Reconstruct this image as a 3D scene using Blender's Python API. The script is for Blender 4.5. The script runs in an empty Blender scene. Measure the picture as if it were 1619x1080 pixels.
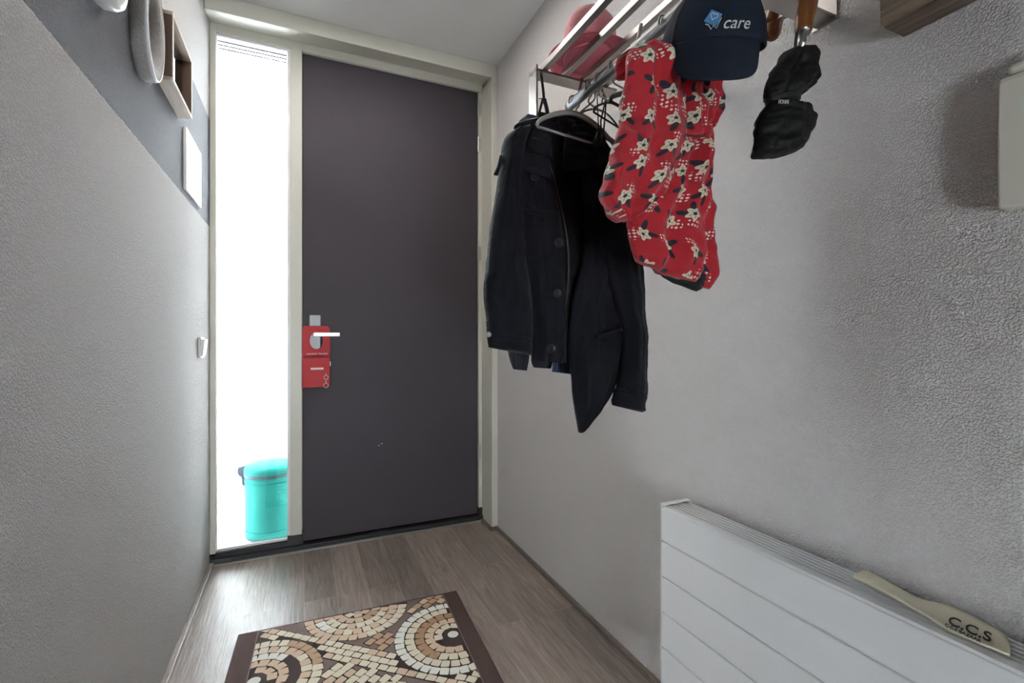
import bpy, bmesh, math, random
from mathutils import Vector, Matrix, noise
random.seed(7)
PI = math.pi
SC = bpy.context.scene
COL = SC.collection

# ------------------------------------------------------------------ camera
CAM_H = 1.07
FPX = 747.0
YAW = math.radians(24.1)
HORIZON = 534.0
cam_data = bpy.data.cameras.new('camera')
cam_data.sensor_width = 36.0
cam_data.lens = 36.0 * FPX / 1619.0
cam_data.shift_y = -(540.0 - HORIZON) / 1619.0
cam_data.clip_start = 0.02
cam = bpy.data.objects.new('camera', cam_data)
COL.objects.link(cam)
cam.location = (0, 0, CAM_H)
cam.rotation_euler = (PI / 2, 0, -YAW)
SC.camera = cam

# ------------------------------------------------------------------ world, exposure
SC.view_settings.view_transform = 'Standard'
SC.view_settings.look = 'None'
SC.view_settings.gamma = 1.0
SC.view_settings.use_curve_mapping = False
SC.view_settings.exposure = 1.5
SC.cycles.max_bounces = 10
SC.cycles.diffuse_bounces = 7
SC.cycles.sample_clamp_indirect = 6.0
world = bpy.data.worlds.new('overcast_sky')
SC.world = world
world.use_nodes = True
wn = world.node_tree.nodes
wn['Background'].inputs[0].default_value = (0.86, 0.94, 1.0, 1)
wn['Background'].inputs[1].default_value = 19.0


def area_light(name, loc, rot, sx, sy, power, color):
    ld = bpy.data.lights.new(name, 'AREA')
    ld.shape = 'RECTANGLE'
    ld.size, ld.size_y = sx, sy
    ld.energy = power
    ld.color = color
    lo = bpy.data.objects.new(name, ld)
    COL.objects.link(lo)
    lo.location = loc
    lo.rotation_euler = rot
    return lo


# unseen fill light added under the hall ceiling, above the top edge of the picture
area_light('added_ceiling_fill', (0.25, 1.75, 2.57), (0, 0, 0), 0.7, 0.7, 4.6, (1.0, 0.95, 0.90))

# ------------------------------------------------------------------ measuring helpers
_s, _c = math.sin(YAW), math.cos(YAW)


def ray(px, py):
    x = (px - 809.5) / FPX
    return Vector((_s + _c * x, _c - _s * x, (HORIZON - py) / FPX))


def at_y(px, py, y):
    r = ray(px, py)
    return Vector((0, 0, CAM_H)) + r * (y / r.y)


def at_x(px, py, x):
    r = ray(px, py)
    return Vector((0, 0, CAM_H)) + r * (x / r.x)


def at_z(px, py, z):
    r = ray(px, py)
    return Vector((0, 0, CAM_H)) + r * ((z - CAM_H) / r.z)


# ------------------------------------------------------------------ node helpers
def new_mat(name):
    m = bpy.data.materials.new(name)
    m.use_nodes = True
    nt = m.node_tree
    return m, nt, nt.nodes['Principled BSDF']


def mat(name, col, rough=0.5, metal=0.0, bump=None, var=None, spec=None, sheen=0):
    """bump=(scale, distance), var=(scale, amount) colour mottling"""
    m, nt, b = new_mat(name)
    b.inputs['Base Color'].default_value = (*col, 1)
    b.inputs['Roughness'].default_value = rough
    b.inputs['Metallic'].default_value = metal
    if spec is not None:
        b.inputs['Specular IOR Level'].default_value = spec
    if sheen:
        b.inputs['Sheen Weight'].default_value = sheen
    tc = nt.nodes.new('ShaderNodeTexCoord')
    if bump:
        n = nt.nodes.new('ShaderNodeTexNoise')
        n.inputs['Scale'].default_value = bump[0]
        n.inputs['Detail'].default_value = 3
        nt.links.new(tc.outputs['Object'], n.inputs['Vector'])
        bp = nt.nodes.new('ShaderNodeBump')
        bp.inputs['Distance'].default_value = bump[1]
        bp.inputs['Strength'].default_value = 1
        nt.links.new(n.outputs['Fac'], bp.inputs['Height'])
        nt.links.new(bp.outputs['Normal'], b.inputs['Normal'])
    if var:
        n = nt.nodes.new('ShaderNodeTexNoise')
        n.inputs['Scale'].default_value = var[0]
        n.inputs['Detail'].default_value = 4
        nt.links.new(tc.outputs['Object'], n.inputs['Vector'])
        mx = nt.nodes.new('ShaderNodeMix')
        mx.data_type = 'RGBA'
        mx.inputs['A'].default_value = (*[c * (1 - var[1]) for c in col], 1)
        mx.inputs['B'].default_value = (*[min(1, c * (1 + var[1])) for c in col], 1)
        nt.links.new(n.outputs['Fac'], mx.inputs['Factor'])
        nt.links.new(mx.outputs['Result'], b.inputs['Base Color'])
    return m


class NT:
    """tiny expression helper for shader maths"""
    def __init__(s, nt):
        s.nt = nt

    def _in(s, sock, v):
        if isinstance(v, (int, float)):
            sock.default_value = v
        elif isinstance(v, (tuple, list)):
            sock.default_value = v
        else:
            s.nt.links.new(v, sock)

    def m(s, op, a, b=0.0, c=0.0):
        n = s.nt.nodes.new('ShaderNodeMath')
        n.operation = op
        s._in(n.inputs[0], a)
        s._in(n.inputs[1], b)
        s._in(n.inputs[2], c)
        return n.outputs[0]

    def mix(s, f, a, b):
        n = s.nt.nodes.new('ShaderNodeMix')
        n.data_type = 'RGBA'
        s._in(n.inputs['Factor'], f)
        s._in(n.inputs['A'], a)
        s._in(n.inputs['B'], b)
        return n.outputs['Result']

    def vm(s, op, a, b=(0, 0, 0)):
        n = s.nt.nodes.new('ShaderNodeVectorMath')
        n.operation = op
        s._in(n.inputs[0], a)
        s._in(n.inputs[1], b)
        return n.outputs['Value'] if op in ('LENGTH', 'DOT_PRODUCT') else n.outputs['Vector']


def stucco(name, base, bands=None, dist=0.006, scale=250):
    """sprayed granular plaster; bands = (z0, z1, colour) painted stripe"""
    m, nt, b = new_mat(name)
    N = NT(nt)
    tc = nt.nodes.new('ShaderNodeTexCoord')
    n1 = nt.nodes.new('ShaderNodeTexNoise')
    n1.inputs['Scale'].default_value = scale
    n1.inputs['Detail'].default_value = 2.5
    n1.inputs['Roughness'].default_value = 0.55
    nt.links.new(tc.outputs['Object'], n1.inputs['Vector'])
    n2 = nt.nodes.new('ShaderNodeTexNoise')
    n2.inputs['Scale'].default_value = scale * 0.33
    nt.links.new(tc.outputs['Object'], n2.inputs['Vector'])
    mr = nt.nodes.new('ShaderNodeMapRange')
    mr.interpolation_type = 'SMOOTHSTEP'
    mr.inputs['From Min'].default_value = 0.36
    mr.inputs['From Max'].default_value = 0.64
    nt.links.new(n1.outputs['Fac'], mr.inputs['Value'])
    h = N.m('ADD', N.m('MULTIPLY', mr.outputs[0], 0.5), N.m('MULTIPLY', n2.outputs['Fac'], 0.25))
    bp = nt.nodes.new('ShaderNodeBump')
    bp.inputs['Distance'].default_value = dist
    bp.inputs['Strength'].default_value = 1.0
    nt.links.new(h, bp.inputs['Height'])
    nt.links.new(bp.outputs['Normal'], b.inputs['Normal'])
    b.inputs['Roughness'].default_value = 0.75
    b.inputs['Specular IOR Level'].default_value = 0.25
    col = (*base, 1)
    if bands:
        sep = nt.nodes.new('ShaderNodeSeparateXYZ')
        nt.links.new(tc.outputs['Object'], sep.inputs[0])
        z = N.m('ADD', sep.outputs['Z'], N.m('MULTIPLY', N.m('SUBTRACT', n2.outputs['Fac'], 0.5), 0.008))
        f = N.m('MULTIPLY', N.m('GREATER_THAN', z, bands[0]), N.m('LESS_THAN', z, bands[1]))
        col = N.mix(f, (*base, 1), (*bands[2], 1))
        nt.links.new(col, b.inputs['Base Color'])
    else:
        b.inputs['Base Color'].default_value = col
    return m


def wood_floor():
    m, nt, b = new_mat('grey_brown_plank_floor')
    N = NT(nt)
    tc = nt.nodes.new('ShaderNodeTexCoord')
    mp = nt.nodes.new('ShaderNodeMapping')
    mp.inputs['Rotation'].default_value = (0, 0, PI / 2)
    mp.inputs['Location'].default_value = (0.37, -0.012, 0)
    nt.links.new(tc.outputs['Object'], mp.inputs['Vector'])
    br = nt.nodes.new('ShaderNodeTexBrick')
    br.offset = 0.37
    br.inputs['Scale'].default_value = 1.0
    br.inputs['Brick Width'].default_value = 1.25
    br.inputs['Row Height'].default_value = 0.1255
    br.inputs['Mortar Size'].default_value = 0.0012
    br.inputs['Mortar Smooth'].default_value = 0.0
    br.inputs['Bias'].default_value = 0.0
    br.inputs['Color1'].default_value = (0.0, 0.0, 0.0, 1)
    br.inputs['Color2'].default_value = (1, 1, 1, 1)
    br.inputs['Mortar'].default_value = (0.5, 0.5, 0.5, 1)
    nt.links.new(mp.outputs[0], br.inputs['Vector'])
    # grain, stretched along the plank
    mp2 = nt.nodes.new('ShaderNodeMapping')
    mp2.inputs['Scale'].default_value = (26, 2.2, 1)
    nt.links.new(tc.outputs['Object'], mp2.inputs['Vector'])
    off = N.vm('ADD', mp2.outputs[0], N.vm('MULTIPLY', br.outputs['Color'], (37, 11, 5)))
    g = nt.nodes.new('ShaderNodeTexNoise')
    g.inputs['Scale'].default_value = 1.6
    g.inputs['Detail'].default_value = 8
    g.inputs['Roughness'].default_value = 0.62
    g.inputs['Distortion'].default_value = 1.6
    nt.links.new(off, g.inputs['Vector'])
    mp3 = nt.nodes.new('ShaderNodeMapping')
    mp3.inputs['Scale'].default_value = (160, 7, 1)
    nt.links.new(tc.outputs['Object'], mp3.inputs['Vector'])
    g2 = nt.nodes.new('ShaderNodeTexNoise')
    g2.inputs['Scale'].default_value = 1.0
    g2.inputs['Detail'].default_value = 3
    nt.links.new(mp3.outputs[0], g2.inputs['Vector'])
    rmp = nt.nodes.new('ShaderNodeValToRGB')
    rmp.color_ramp.elements[0].position = 0.3
    rmp.color_ramp.elements[0].color = (0.175, 0.140, 0.120, 1)
    rmp.color_ramp.elements[1].position = 0.72
    rmp.color_ramp.elements[1].color = (0.37, 0.315, 0.275, 1)
    nt.links.new(g.outputs['Fac'], rmp.inputs[0])
    fine = N.m('ADD', 0.78, N.m('MULTIPLY', g2.outputs['Fac'], 0.44))
    plank = N.m('ADD', 0.72, N.m('MULTIPLY', br.outputs['Color'], 0.5))
    tot = N.m('MULTIPLY', fine, plank)
    colr = N.vm('SCALE', rmp.outputs[0])
    nt.links.new(tot, colr.node.inputs['Scale'])
    nrm = N.mix(br.outputs['Fac'], colr, (0.33, 0.29, 0.25, 1))
    nt.links.new(nrm, b.inputs['Base Color'])
    b.inputs['Roughness'].default_value = 0.36
    bp = nt.nodes.new('ShaderNodeBump')
    bp.inputs['Distance'].default_value = 0.0016
    bp.inputs['Strength'].default_value = 0.75
    hh = N.m('SUBTRACT', N.m('ADD', N.m('MULTIPLY', g.outputs['Fac'], 0.8), N.m('MULTIPLY', g2.outputs['Fac'], 0.35)), N.m('MULTIPLY', br.outputs['Fac'], 0.9))
    nt.links.new(hh, bp.inputs['Height'])
    nt.links.new(bp.outputs['Normal'], b.inputs['Normal'])
    return m


def wood(name, c1, c2, axis='Y', rough=0.55):
    m, nt, b = new_mat(name)
    tc = nt.nodes.new('ShaderNodeTexCoord')
    mp = nt.nodes.new('ShaderNodeMapping')
    sc = {'X': (6, 90, 90), 'Y': (90, 6, 90), 'Z': (90, 90, 6)}[axis]
    mp.inputs['Scale'].default_value = sc
    nt.links.new(tc.outputs['Object'], mp.inputs[0])
    n = nt.nodes.new('ShaderNodeTexNoise')
    n.inputs['Scale'].default_value = 1
    n.inputs['Detail'].default_value = 5
    n.inputs['Distortion'].default_value = .8
    nt.links.new(mp.outputs[0], n.inputs['Vector'])
    r = nt.nodes.new('ShaderNodeValToRGB')
    r.color_ramp.elements[0].position = 0.3
    r.color_ramp.elements[0].color = (*c1, 1)
    r.color_ramp.elements[1].position = 0.7
    r.color_ramp.elements[1].color = (*c2, 1)
    nt.links.new(n.outputs['Fac'], r.inputs[0])
    nt.links.new(r.outputs[0], b.inputs['Base Color'])
    b.inputs['Roughness'].default_value = rough
    return m


def flower_cloth():
    """red cotton printed with cream blossoms, dark leaves and clusters of small white dots"""
    m, nt, b = new_mat('red_printed_cotton')
    N = NT(nt)
    uv = nt.nodes.new('ShaderNodeUVMap')
    uv.uv_map = 'UVMap'

    def cells(scale, rand):
        v = nt.nodes.new('ShaderNodeTexVoronoi')
        v.voronoi_dimensions = '2D'
        v.inputs['Scale'].default_value = scale
        v.inputs['Randomness'].default_value = rand
        nt.links.new(uv.outputs[0], v.inputs['Vector'])
        return v
    v = cells(20.0, 0.45)
    p = N.vm('SCALE', N.vm('SUBTRACT', uv.outputs[0], v.outputs['Position']))
    p.node.inputs['Scale'].default_value = 20.0
    if True:
        cs = nt.nodes.new('ShaderNodeSeparateColor')
        nt.links.new(v.outputs['Color'], cs.inputs[0])
        ang = N.m('MULTIPLY', cs.outputs[0], 6.283)
        rot = nt.nodes.new('ShaderNodeVectorRotate')
        rot.rotation_type = 'Z_AXIS'
        nt.links.new(p, rot.inputs['Vector'])
        nt.links.new(ang, rot.inputs['Angle'])
    sx = nt.nodes.new('ShaderNodeSeparateXYZ')
    nt.links.new(rot.outputs[0], sx.inputs[0])
    X, Y = sx.outputs[0], sx.outputs[1]

    def ell(cx, cy, rx, ry):
        a = N.m('DIVIDE', N.m('SUBTRACT', X, cx), rx)
        c = N.m('DIVIDE', N.m('SUBTRACT', Y, cy), ry)
        return N.m('LESS_THAN', N.m('ADD', N.m('MULTIPLY', a, a), N.m('MULTIPLY', c, c)), 1.0)
    # leaves
    leaf = N.m('MAXIMUM', ell(-0.30, 0.02, 0.22, 0.09), ell(-0.06, 0.34, 0.09, 0.20))
    # five petal blossom centred at (.02,.02)
    fx, fy = N.m('SUBTRACT', X, 0.03), N.m('SUBTRACT', Y, 0.03)
    th = N.m('ARCTAN2', fy, fx)
    r = N.m('SQRT', N.m('ADD', N.m('MULTIPLY', fx, fx), N.m('MULTIPLY', fy, fy)))
    edge = N.m('ADD', 0.225, N.m('MULTIPLY', N.m('COSINE', N.m('MULTIPLY', th, 5.0)), 0.05))
    petal = N.m('LESS_THAN', r, edge)
    rib = N.m('MULTIPLY', N.m('LESS_THAN', N.m('ABSOLUTE', N.m('SINE', N.m('MULTIPLY', th, 2.5))), 0.16), N.m('LESS_THAN', r, 0.17))
    core = N.m('MAXIMUM', N.m('LESS_THAN', r, 0.065), rib)
    # dots in a patch on the far side
    v2 = cells(150.0, 0.15)
    dot = N.m('MULTIPLY', N.m('LESS_THAN', v2.outputs['Distance'], 0.30), ell(0.16, -0.30, 0.26, 0.15))
    red = (0.36, 0.006, 0.015, 1)
    c = N.mix(leaf, red, (0.012, 0.012, 0.022, 1))
    c = N.mix(dot, c, (0.72, 0.62, 0.55, 1))
    c = N.mix(petal, c, (0.60, 0.56, 0.42, 1))
    c = N.mix(core, c, (0.02, 0.018, 0.02, 1))
    nt.links.new(c, b.inputs['Base Color'])
    b.inputs['Roughness'].default_value = 0.85
    b.inputs['Sheen Weight'].default_value = 0.15
    n = nt.nodes.new('ShaderNodeTexNoise')
    n.inputs['Scale'].default_value = 60
    tc = nt.nodes.new('ShaderNodeTexCoord')
    nt.links.new(tc.outputs['Object'], n.inputs['Vector'])
    bp = nt.nodes.new('ShaderNodeBump')
    bp.inputs['Distance'].default_value = 0.003
    nt.links.new(n.outputs['Fac'], bp.inputs['Height'])
    nt.links.new(bp.outputs['Normal'], b.inputs['Normal'])
    return m


def glass_mat(name='clear_glass'):
    m, nt, b = new_mat(name)
    nt.nodes.remove(b)
    out = nt.nodes['Material Output']
    t = nt.nodes.new('ShaderNodeBsdfTransparent')
    g = nt.nodes.new('ShaderNodeBsdfGlossy')
    g.inputs['Roughness'].default_value = 0.02
    fr = nt.nodes.new('ShaderNodeFresnel')
    fr.inputs['IOR'].default_value = 1.45
    mx = nt.nodes.new('ShaderNodeMixShader')
    nt.links.new(fr.outputs[0], mx.inputs[0])
    nt.links.new(t.outputs[0], mx.inputs[1])
    nt.links.new(g.outputs[0], mx.inputs[2])
    nt.links.new(mx.outputs[0], out.inputs[0])
    return m


M = {}
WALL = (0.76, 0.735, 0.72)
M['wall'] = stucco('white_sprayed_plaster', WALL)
M['wall_left'] = stucco('shaded_white_plaster_with_grey_band', (0.50, 0.48, 0.465), (1.590, 2.091, (0.135, 0.14, 0.15)))  # same white paint as opposite, its weaker light darkened into the base colour
M['ceiling'] = stucco('fine_white_ceiling', (0.74, 0.735, 0.72), dist=0.0008, scale=160)
M['floor'] = wood_floor()
M['frame'] = mat('cream_white_frame_paint', (0.60, 0.59, 0.515), 0.4)
M['door'] = mat('dark_aubergine_door_paint', (0.058, 0.050, 0.058), 0.5, var=(2.2, 0.14), bump=(45, 0.0004), spec=0.2)
M['black'] = mat('black_threshold', (0.012, 0.012, 0.014), 0.4)
M['alu'] = mat('brushed_aluminium', (0.36, 0.37, 0.37), 0.5, 0.85)
M['chrome'] = mat('satin_chrome', (0.50, 0.50, 0.50), 0.35, 1.0)
M['steel'] = mat('warm_steel', (0.46, 0.43, 0.40), 0.3, 1.0)
M['trimwood'] = mat('grey_brown_trim_wood', (0.14, 0.11, 0.09), 0.45, var=(30, 0.25))
M['glass'] = glass_mat()
M['white_plastic'] = mat('white_plastic', (0.75, 0.75, 0.74), 0.35)
M['rad'] = mat('white_radiator_enamel', (0.80, 0.81, 0.82), 0.3)
M['rad_dark'] = mat('radiator_inner_grey', (0.09, 0.085, 0.08), 0.6)
M['cream'] = mat('cream_plastic', (0.70, 0.68, 0.60), 0.4)
M['horn'] = mat('yellowed_ivory_plastic', (0.80, 0.75, 0.57), 0.3, var=(12, 0.06))
M['ink'] = mat('black_ink', (0.01, 0.01, 0.01), 0.6)
M['navy'] = mat('dark_navy_cotton', (0.005, 0.0055, 0.009), 0.85, bump=(55, 0.003), var=(9, 0.3), sheen=0.03, spec=0.25)
M['navy_in'] = mat('black_lining', (0.006, 0.006, 0.008), 0.85, bump=(30, 0.004), spec=0.2)
M['denim'] = mat('blue_denim', (0.025, 0.04, 0.085), 0.85, bump=(400, 0.0006), var=(30, 0.3))
M['knit'] = mat('dark_ribbed_knit', (0.010, 0.012, 0.02), 0.9, bump=(140, 0.003))
M['red_cloth'] = flower_cloth()
M['lining'] = mat('black_robe_lining', (0.006, 0.008, 0.012), 0.85, bump=(60, 0.004))
M['cap'] = mat('dark_navy_twill', (0.008, 0.012, 0.022), 0.8, bump=(700, 0.0004), spec=0.25)
M['capblue'] = mat('embroidery_blue', (0.06, 0.22, 0.45), 0.7, bump=(600, 0.0005))
M['thread'] = mat('embroidery_white', (0.62, 0.62, 0.60), 0.7)
M['pink'] = mat('pink_felt', (0.62, 0.20, 0.22), 0.9, bump=(260, 0.0015), var=(40, 0.12), sheen=0.3)
M['pink2'] = mat('deep_pink_felt', (0.48, 0.10, 0.13), 0.9, bump=(420, 0.0015))
M['umb'] = mat('black_umbrella_nylon', (0.006, 0.006, 0.006), 0.65, bump=(35, 0.006), spec=0.25)
M['handle_wood'] = wood('varnished_brown_wood', (0.10, 0.03, 0.008), (0.24, 0.085, 0.022), 'Z', 0.3)
M['red_felt'] = mat('red_leather', (0.42, 0.022, 0.03), 0.6, bump=(200, 0.0006), var=(60, 0.12))
M['red_dark'] = mat('dark_red_stitching', (0.22, 0.012, 0.018), 0.7)
M['paper'] = mat('white_paper', (0.8, 0.78, 0.74), 0.7)
M['blackplast'] = mat('black_hanger_plastic', (0.012, 0.012, 0.012), 0.3)
M['greyplast'] = mat('grey_hanger_plastic', (0.26, 0.25, 0.235), 0.3)
M['teal'] = mat('turquoise_enamel', (0.005, 0.075, 0.064), 0.75, spec=0.06)
M['grey'] = mat('dark_grey_plastic', (0.03, 0.032, 0.042), 0.7, spec=0.08)
M['out_wall'] = mat('white_outdoor_render', (0.86, 0.86, 0.86), 0.8)
M['out_ground'] = mat('pale_paving', (0.82, 0.82, 0.82), 0.8)
M['out_line'] = mat('pale_grey_outdoor_ledge', (0.30, 0.30, 0.30), 0.8)
M['brown_frame'] = wood('brown_wood_box', (0.075, 0.042, 0.026), (0.13, 0.08, 0.05), 'Z')
M['light_wood'] = wood('pale_greyed_wood', (0.42, 0.35, 0.28), (0.58, 0.50, 0.42), 'Y')
M['barn'] = wood('weathered_barn_wood', (0.12, 0.085, 0.055), (0.27, 0.21, 0.145), 'Y')
M['barn_dark'] = wood('weathered_dark_edge_wood', (0.06, 0.04, 0.028), (0.15, 0.105, 0.07), 'Y')
M['weave'] = mat('grey_woven_rim', (0.36, 0.35, 0.335), 0.6, bump=(420, 0.003), var=(200, 0.3))
M['mirror'] = mat('mirror_silver', (0.85, 0.87, 0.87), 0.04, 1.0)
M['shell'] = mat('glossy_white_rim', (0.72, 0.73, 0.72), 0.3)
M['canvas'] = mat('white_gloss_board', (0.80, 0.80, 0.80), 0.15)
M['picture'] = mat('dark_blue_grey_print', (0.05, 0.06, 0.075), 0.12, var=(14, 0.6))
M['picture2'] = mat('teal_grey_print', (0.04, 0.06, 0.055), 0.15, var=(25, 0.6))


# ------------------------------------------------------------------ mesh helpers
def link(name, bm, m, parent=None, smooth=False, bevel=0.0, seg=2, mats=None):
    me = bpy.data.meshes.new(name)
    bmesh.ops.recalc_face_normals(bm, faces=bm.faces[:])
    bm.to_mesh(me)
    bm.free()
    for x in (mats or [m]):
        me.materials.append(x)
    if smooth:
        for p in me.polygons:
            p.use_smooth = True
    o = bpy.data.objects.new(name, me)
    COL.objects.link(o)
    if parent:
        o.parent = parent
        o.matrix_parent_inverse = Matrix.Translation(-world_loc(parent))
    if bevel:
        b = o.modifiers.new('bevel', 'BEVEL')
        b.width = bevel
        b.segments = seg
        b.limit_method = 'ANGLE'
    return o


def world_loc(o):
    v = Vector(o.location)
    return v


def empty(name, loc, label, cat, group=None):
    e = bpy.data.objects.new(name, None)
    e.empty_display_size = 0.05
    e.location = loc
    COL.objects.link(e)
    tag(e, label, cat, group)
    return e


def tag(o, label=None, cat=None, group=None, kind=None):
    if label:
        o['label'] = label
    if cat:
        o['category'] = cat
    if group:
        o['group'] = group
    if kind:
        o['kind'] = kind
    return o


def struct(o, label=None):
    o['kind'] = 'structure'
    if label:
        o['label'] = label
    return o


def box(bm, x0, x1, y0, y1, z0, z1, mi=0):
    vs = [bm.verts.new((x, y, z)) for z in (z0, z1) for y in (y0, y1) for x in (x0, x1)]
    for f in ((0, 1, 3, 2), (4, 6, 7, 5), (0, 4, 5, 1), (2, 3, 7, 6), (0, 2, 6, 4), (1, 5, 7, 3)):
        fc = bm.faces.new([vs[i] for i in f])
        fc.material_index = mi
    return vs


def boxo(name, dims, m, parent=None, bevel=0.0):
    bm = bmesh.new()
    box(bm, *dims)
    return link(name, bm, m, parent, bevel=bevel)


def tube(bm, pts, r, n=12, closed=False, mi=0):
    """sweep a circle along points; r number or list"""
    pts = [Vector(p) for p in pts]
    k = len(pts)
    rs = r if isinstance(r, (list, tuple)) else [r] * k
    rings = []
    prev = None
    for i, p in enumerate(pts):
        if closed:
            d = pts[(i + 1) % k] - pts[i - 1]
        else:
            d = pts[min(i + 1, k - 1)] - pts[max(i - 1, 0)]
        d.normalize()
        if prev is None:
            up = Vector((0, 0, 1)) if abs(d.z) < 0.9 else Vector((1, 0, 0))
            a = d.cross(up).normalized()
        else:
            a = (prev - d * prev.dot(d)).normalized()
        prev = a
        b = d.cross(a)
        rings.append([bm.verts.new(p + (a * math.cos(t) + b * math.sin(t)) * rs[i]) for t in [2 * PI * j / n for j in range(n)]])
    m_ = k if closed else k - 1
    for i in range(m_):
        A, B = rings[i], rings[(i + 1) % k]
        for j in range(n):
            f = bm.faces.new((A[j], A[(j + 1) % n], B[(j + 1) % n], B[j]))
            f.material_index = mi
    if not closed:
        for R in (rings[0], rings[-1]):
            try:
                f = bm.faces.new(R)
                f.material_index = mi
            except ValueError:
                pass


def smooth_pts(pts, k=6):
    """catmull-rom resample"""
    P = [Vector(p) for p in pts]
    out = []
    for i in range(len(P) - 1):
        p0, p1, p2, p3 = P[max(i - 1, 0)], P[i], P[i + 1], P[min(i + 2, len(P) - 1)]
        for j in range(k):
            t = j / k
            out.append(0.5 * ((2 * p1) + (p2 - p0) * t + (2 * p0 - 5 * p1 + 4 * p2 - p3) * t * t + (3 * p1 - p0 - 3 * p2 + p3) * t ** 3))
    out.append(P[-1])
    return out


def lathe(bm, prof, center, axis='Z', n=40, mi=0, close=False):
    """prof list of (r, h)"""
    c = Vector(center)
    rings = []
    for r, h in prof:
        ring = []
        for j in range(n):
            a = 2 * PI * j / n
            if axis == 'Z':
                v = Vector((r * math.cos(a), r * math.sin(a), h))
            elif axis == 'X':
                v = Vector((h, r * math.cos(a), r * math.sin(a)))
            else:
                v = Vector((r * math.cos(a), h, r * math.sin(a)))
            ring.append(bm.verts.new(c + v))
        rings.append(ring)
    k = len(rings)
    for i in range(k if close else k - 1):
        A, B = rings[i], rings[(i + 1) % k]
        for j in range(n):
            f = bm.faces.new((A[j], A[(j + 1) % n], B[(j + 1) % n], B[j]))
            f.material_index = mi
    if not close:
        for R in (rings[0], rings[-1]):
            f = bm.faces.new(R)
            f.material_index = mi


def resample(P, n):
    P = smooth_pts(P, 6)
    L = [0]
    for a, b in zip(P, P[1:]):
        L.append(L[-1] + (b - a).length)
    out = []
    j = 0
    for i in range(n):
        t = L[-1] * i / (n - 1)
        while j < len(L) - 2 and L[j + 1] < t:
            j += 1
        d = L[j + 1] - L[j] or 1
        out.append(P[j].lerp(P[j + 1], min(1, (t - L[j]) / d)))
    return out


def cloth(bm, Lp, Rp, y, thick=0.02, rows=60, cols=26, folds=(0.004, 5.0), seed=0.0, pw=0.6, slant=0.0, y_end=None, crumple=0.004):
    """closed garment piece between two picture-measured outlines standing at depth y.
    folds=(amplitude, number) are soft vertical pleats; slant leans them."""
    if y_end is None:
        y_end = y
    def conv(P):
        k = len(P)
        return [at_y(p[0], p[1], y + (y_end - y) * i / (k - 1)) for i, p in enumerate(P)]
    A, B = resample(conv(Lp), rows), resample(conv(Rp), rows)
    uvl = bm.loops.layers.uv.get('UVMap') or bm.loops.layers.uv.new('UVMap')
    rings = []
    acc = 0
    prevmid = None
    info = []
    for i in range(rows):
        v = i / (rows - 1)
        ring = []
        a, b = A[i], B[i]
        w = (b - a).length
        mid = (a + b) / 2
        if prevmid is not None:
            acc += (mid - prevmid).length
        prevmid = mid
        endw = min(1.0, 0.25 + 6 * v, 0.35 + 8 * (1 - v))
        for j in range(cols * 2):
            if j < cols:
                s = j / cols
                sg = -1
            else:
                s = 1 - (j - cols) / cols
                sg = 1
            prof = (4 * s * (1 - s)) ** pw if 0 < s < 1 else 0
            th = thick * prof * endw
            f = folds[0] * math.sin(folds[1] * 2 * PI * (s + slant * v) + seed + 1.3 * math.sin(3 * v + seed)) * min(1, prof * 1.5)
            f += folds[0] * 0.6 * math.sin(folds[1] * 3.7 * PI * (s - 0.4 * slant * v) + 2 * seed)
            p = a.lerp(b, s)
            nz = noise.noise(Vector((p.x * 16 + seed * 3, v * 9 + seed, sg * 1.7))) * crumple * 1.6
            nz += noise.noise(Vector((p.x * 45, p.z * 45, sg * 3 + seed))) * crumple * 0.6
            q = Vector((p.x, p.y + sg * th + (f + nz) * (1 if sg < 0 else 0.6), p.z))
            ring.append(bm.verts.new(q))
        rings.append(ring)
        info.append((w, acc))
    n = cols * 2
    def setuv(face, ids):
        for lp, (i, j) in zip(face.loops, ids):
            jj = j if j <= cols else n - j
            s = jj / cols
            w, ac = info[i]
            lp[uvl].uv = ((s - 0.5) * w * 1.05 + seed * 0.13 + (0.4 if j > cols else 0), -ac + seed * 0.31)
    for i in range(rows - 1):
        for j in range(n):
            f = bm.faces.new((rings[i][j], rings[i][(j + 1) % n], rings[i + 1][(j + 1) % n], rings[i + 1][j]))
            setuv(f, [(i, j), (i, j + 1), (i + 1, j + 1), (i + 1, j)])
            f.smooth = True
    bm.faces.new(rings[0])
    bm.faces.new(rings[-1])


def piece(name, Lp, Rp, y, m, parent, **k):
    bm = bmesh.new()
    cloth(bm, Lp, Rp, y, **k)
    o = link(name, bm, m, parent, smooth=True)
    return o


def text_mesh(name, body, P0, U, V, size, m, parent, extrude=0.0006, spacing=1.0, bold=0.0):
    """lettering whose baseline runs along U and whose height runs along V"""
    cu = bpy.data.curves.new('text', 'FONT')
    cu.body = body
    cu.size = 1.0
    cu.extrude = 0.02
    cu.offset = bold
    cu.space_character = spacing
    tmp = bpy.data.objects.new('text_tmp', cu)
    COL.objects.link(tmp)
    dg = bpy.context.evaluated_depsgraph_get()
    dg.update()
    me = bpy.data.meshes.new_from_object(tmp.evaluated_get(dg))
    bpy.data.objects.remove(tmp)
    W = U.cross(V).normalized()
    for v in me.vertices:
        c = v.co.copy()
        v.co = P0 + U * (c.x * size) + V * (c.y * size) + W * (c.z / 0.02 * extrude)
    me.materials.clear()
    me.materials.append(m)
    me.name = name
    o = bpy.data.objects.new(name, me)
    COL.objects.link(o)
    if parent:
        o.parent = parent
        o.matrix_parent_inverse = Matrix.Translation(-world_loc(parent))
    return o


# ================================================================== ROOM SHELL
XL, XR = -0.390, 1.007
YB, YF = -2.2, 2.60
ZC = 2.595

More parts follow.
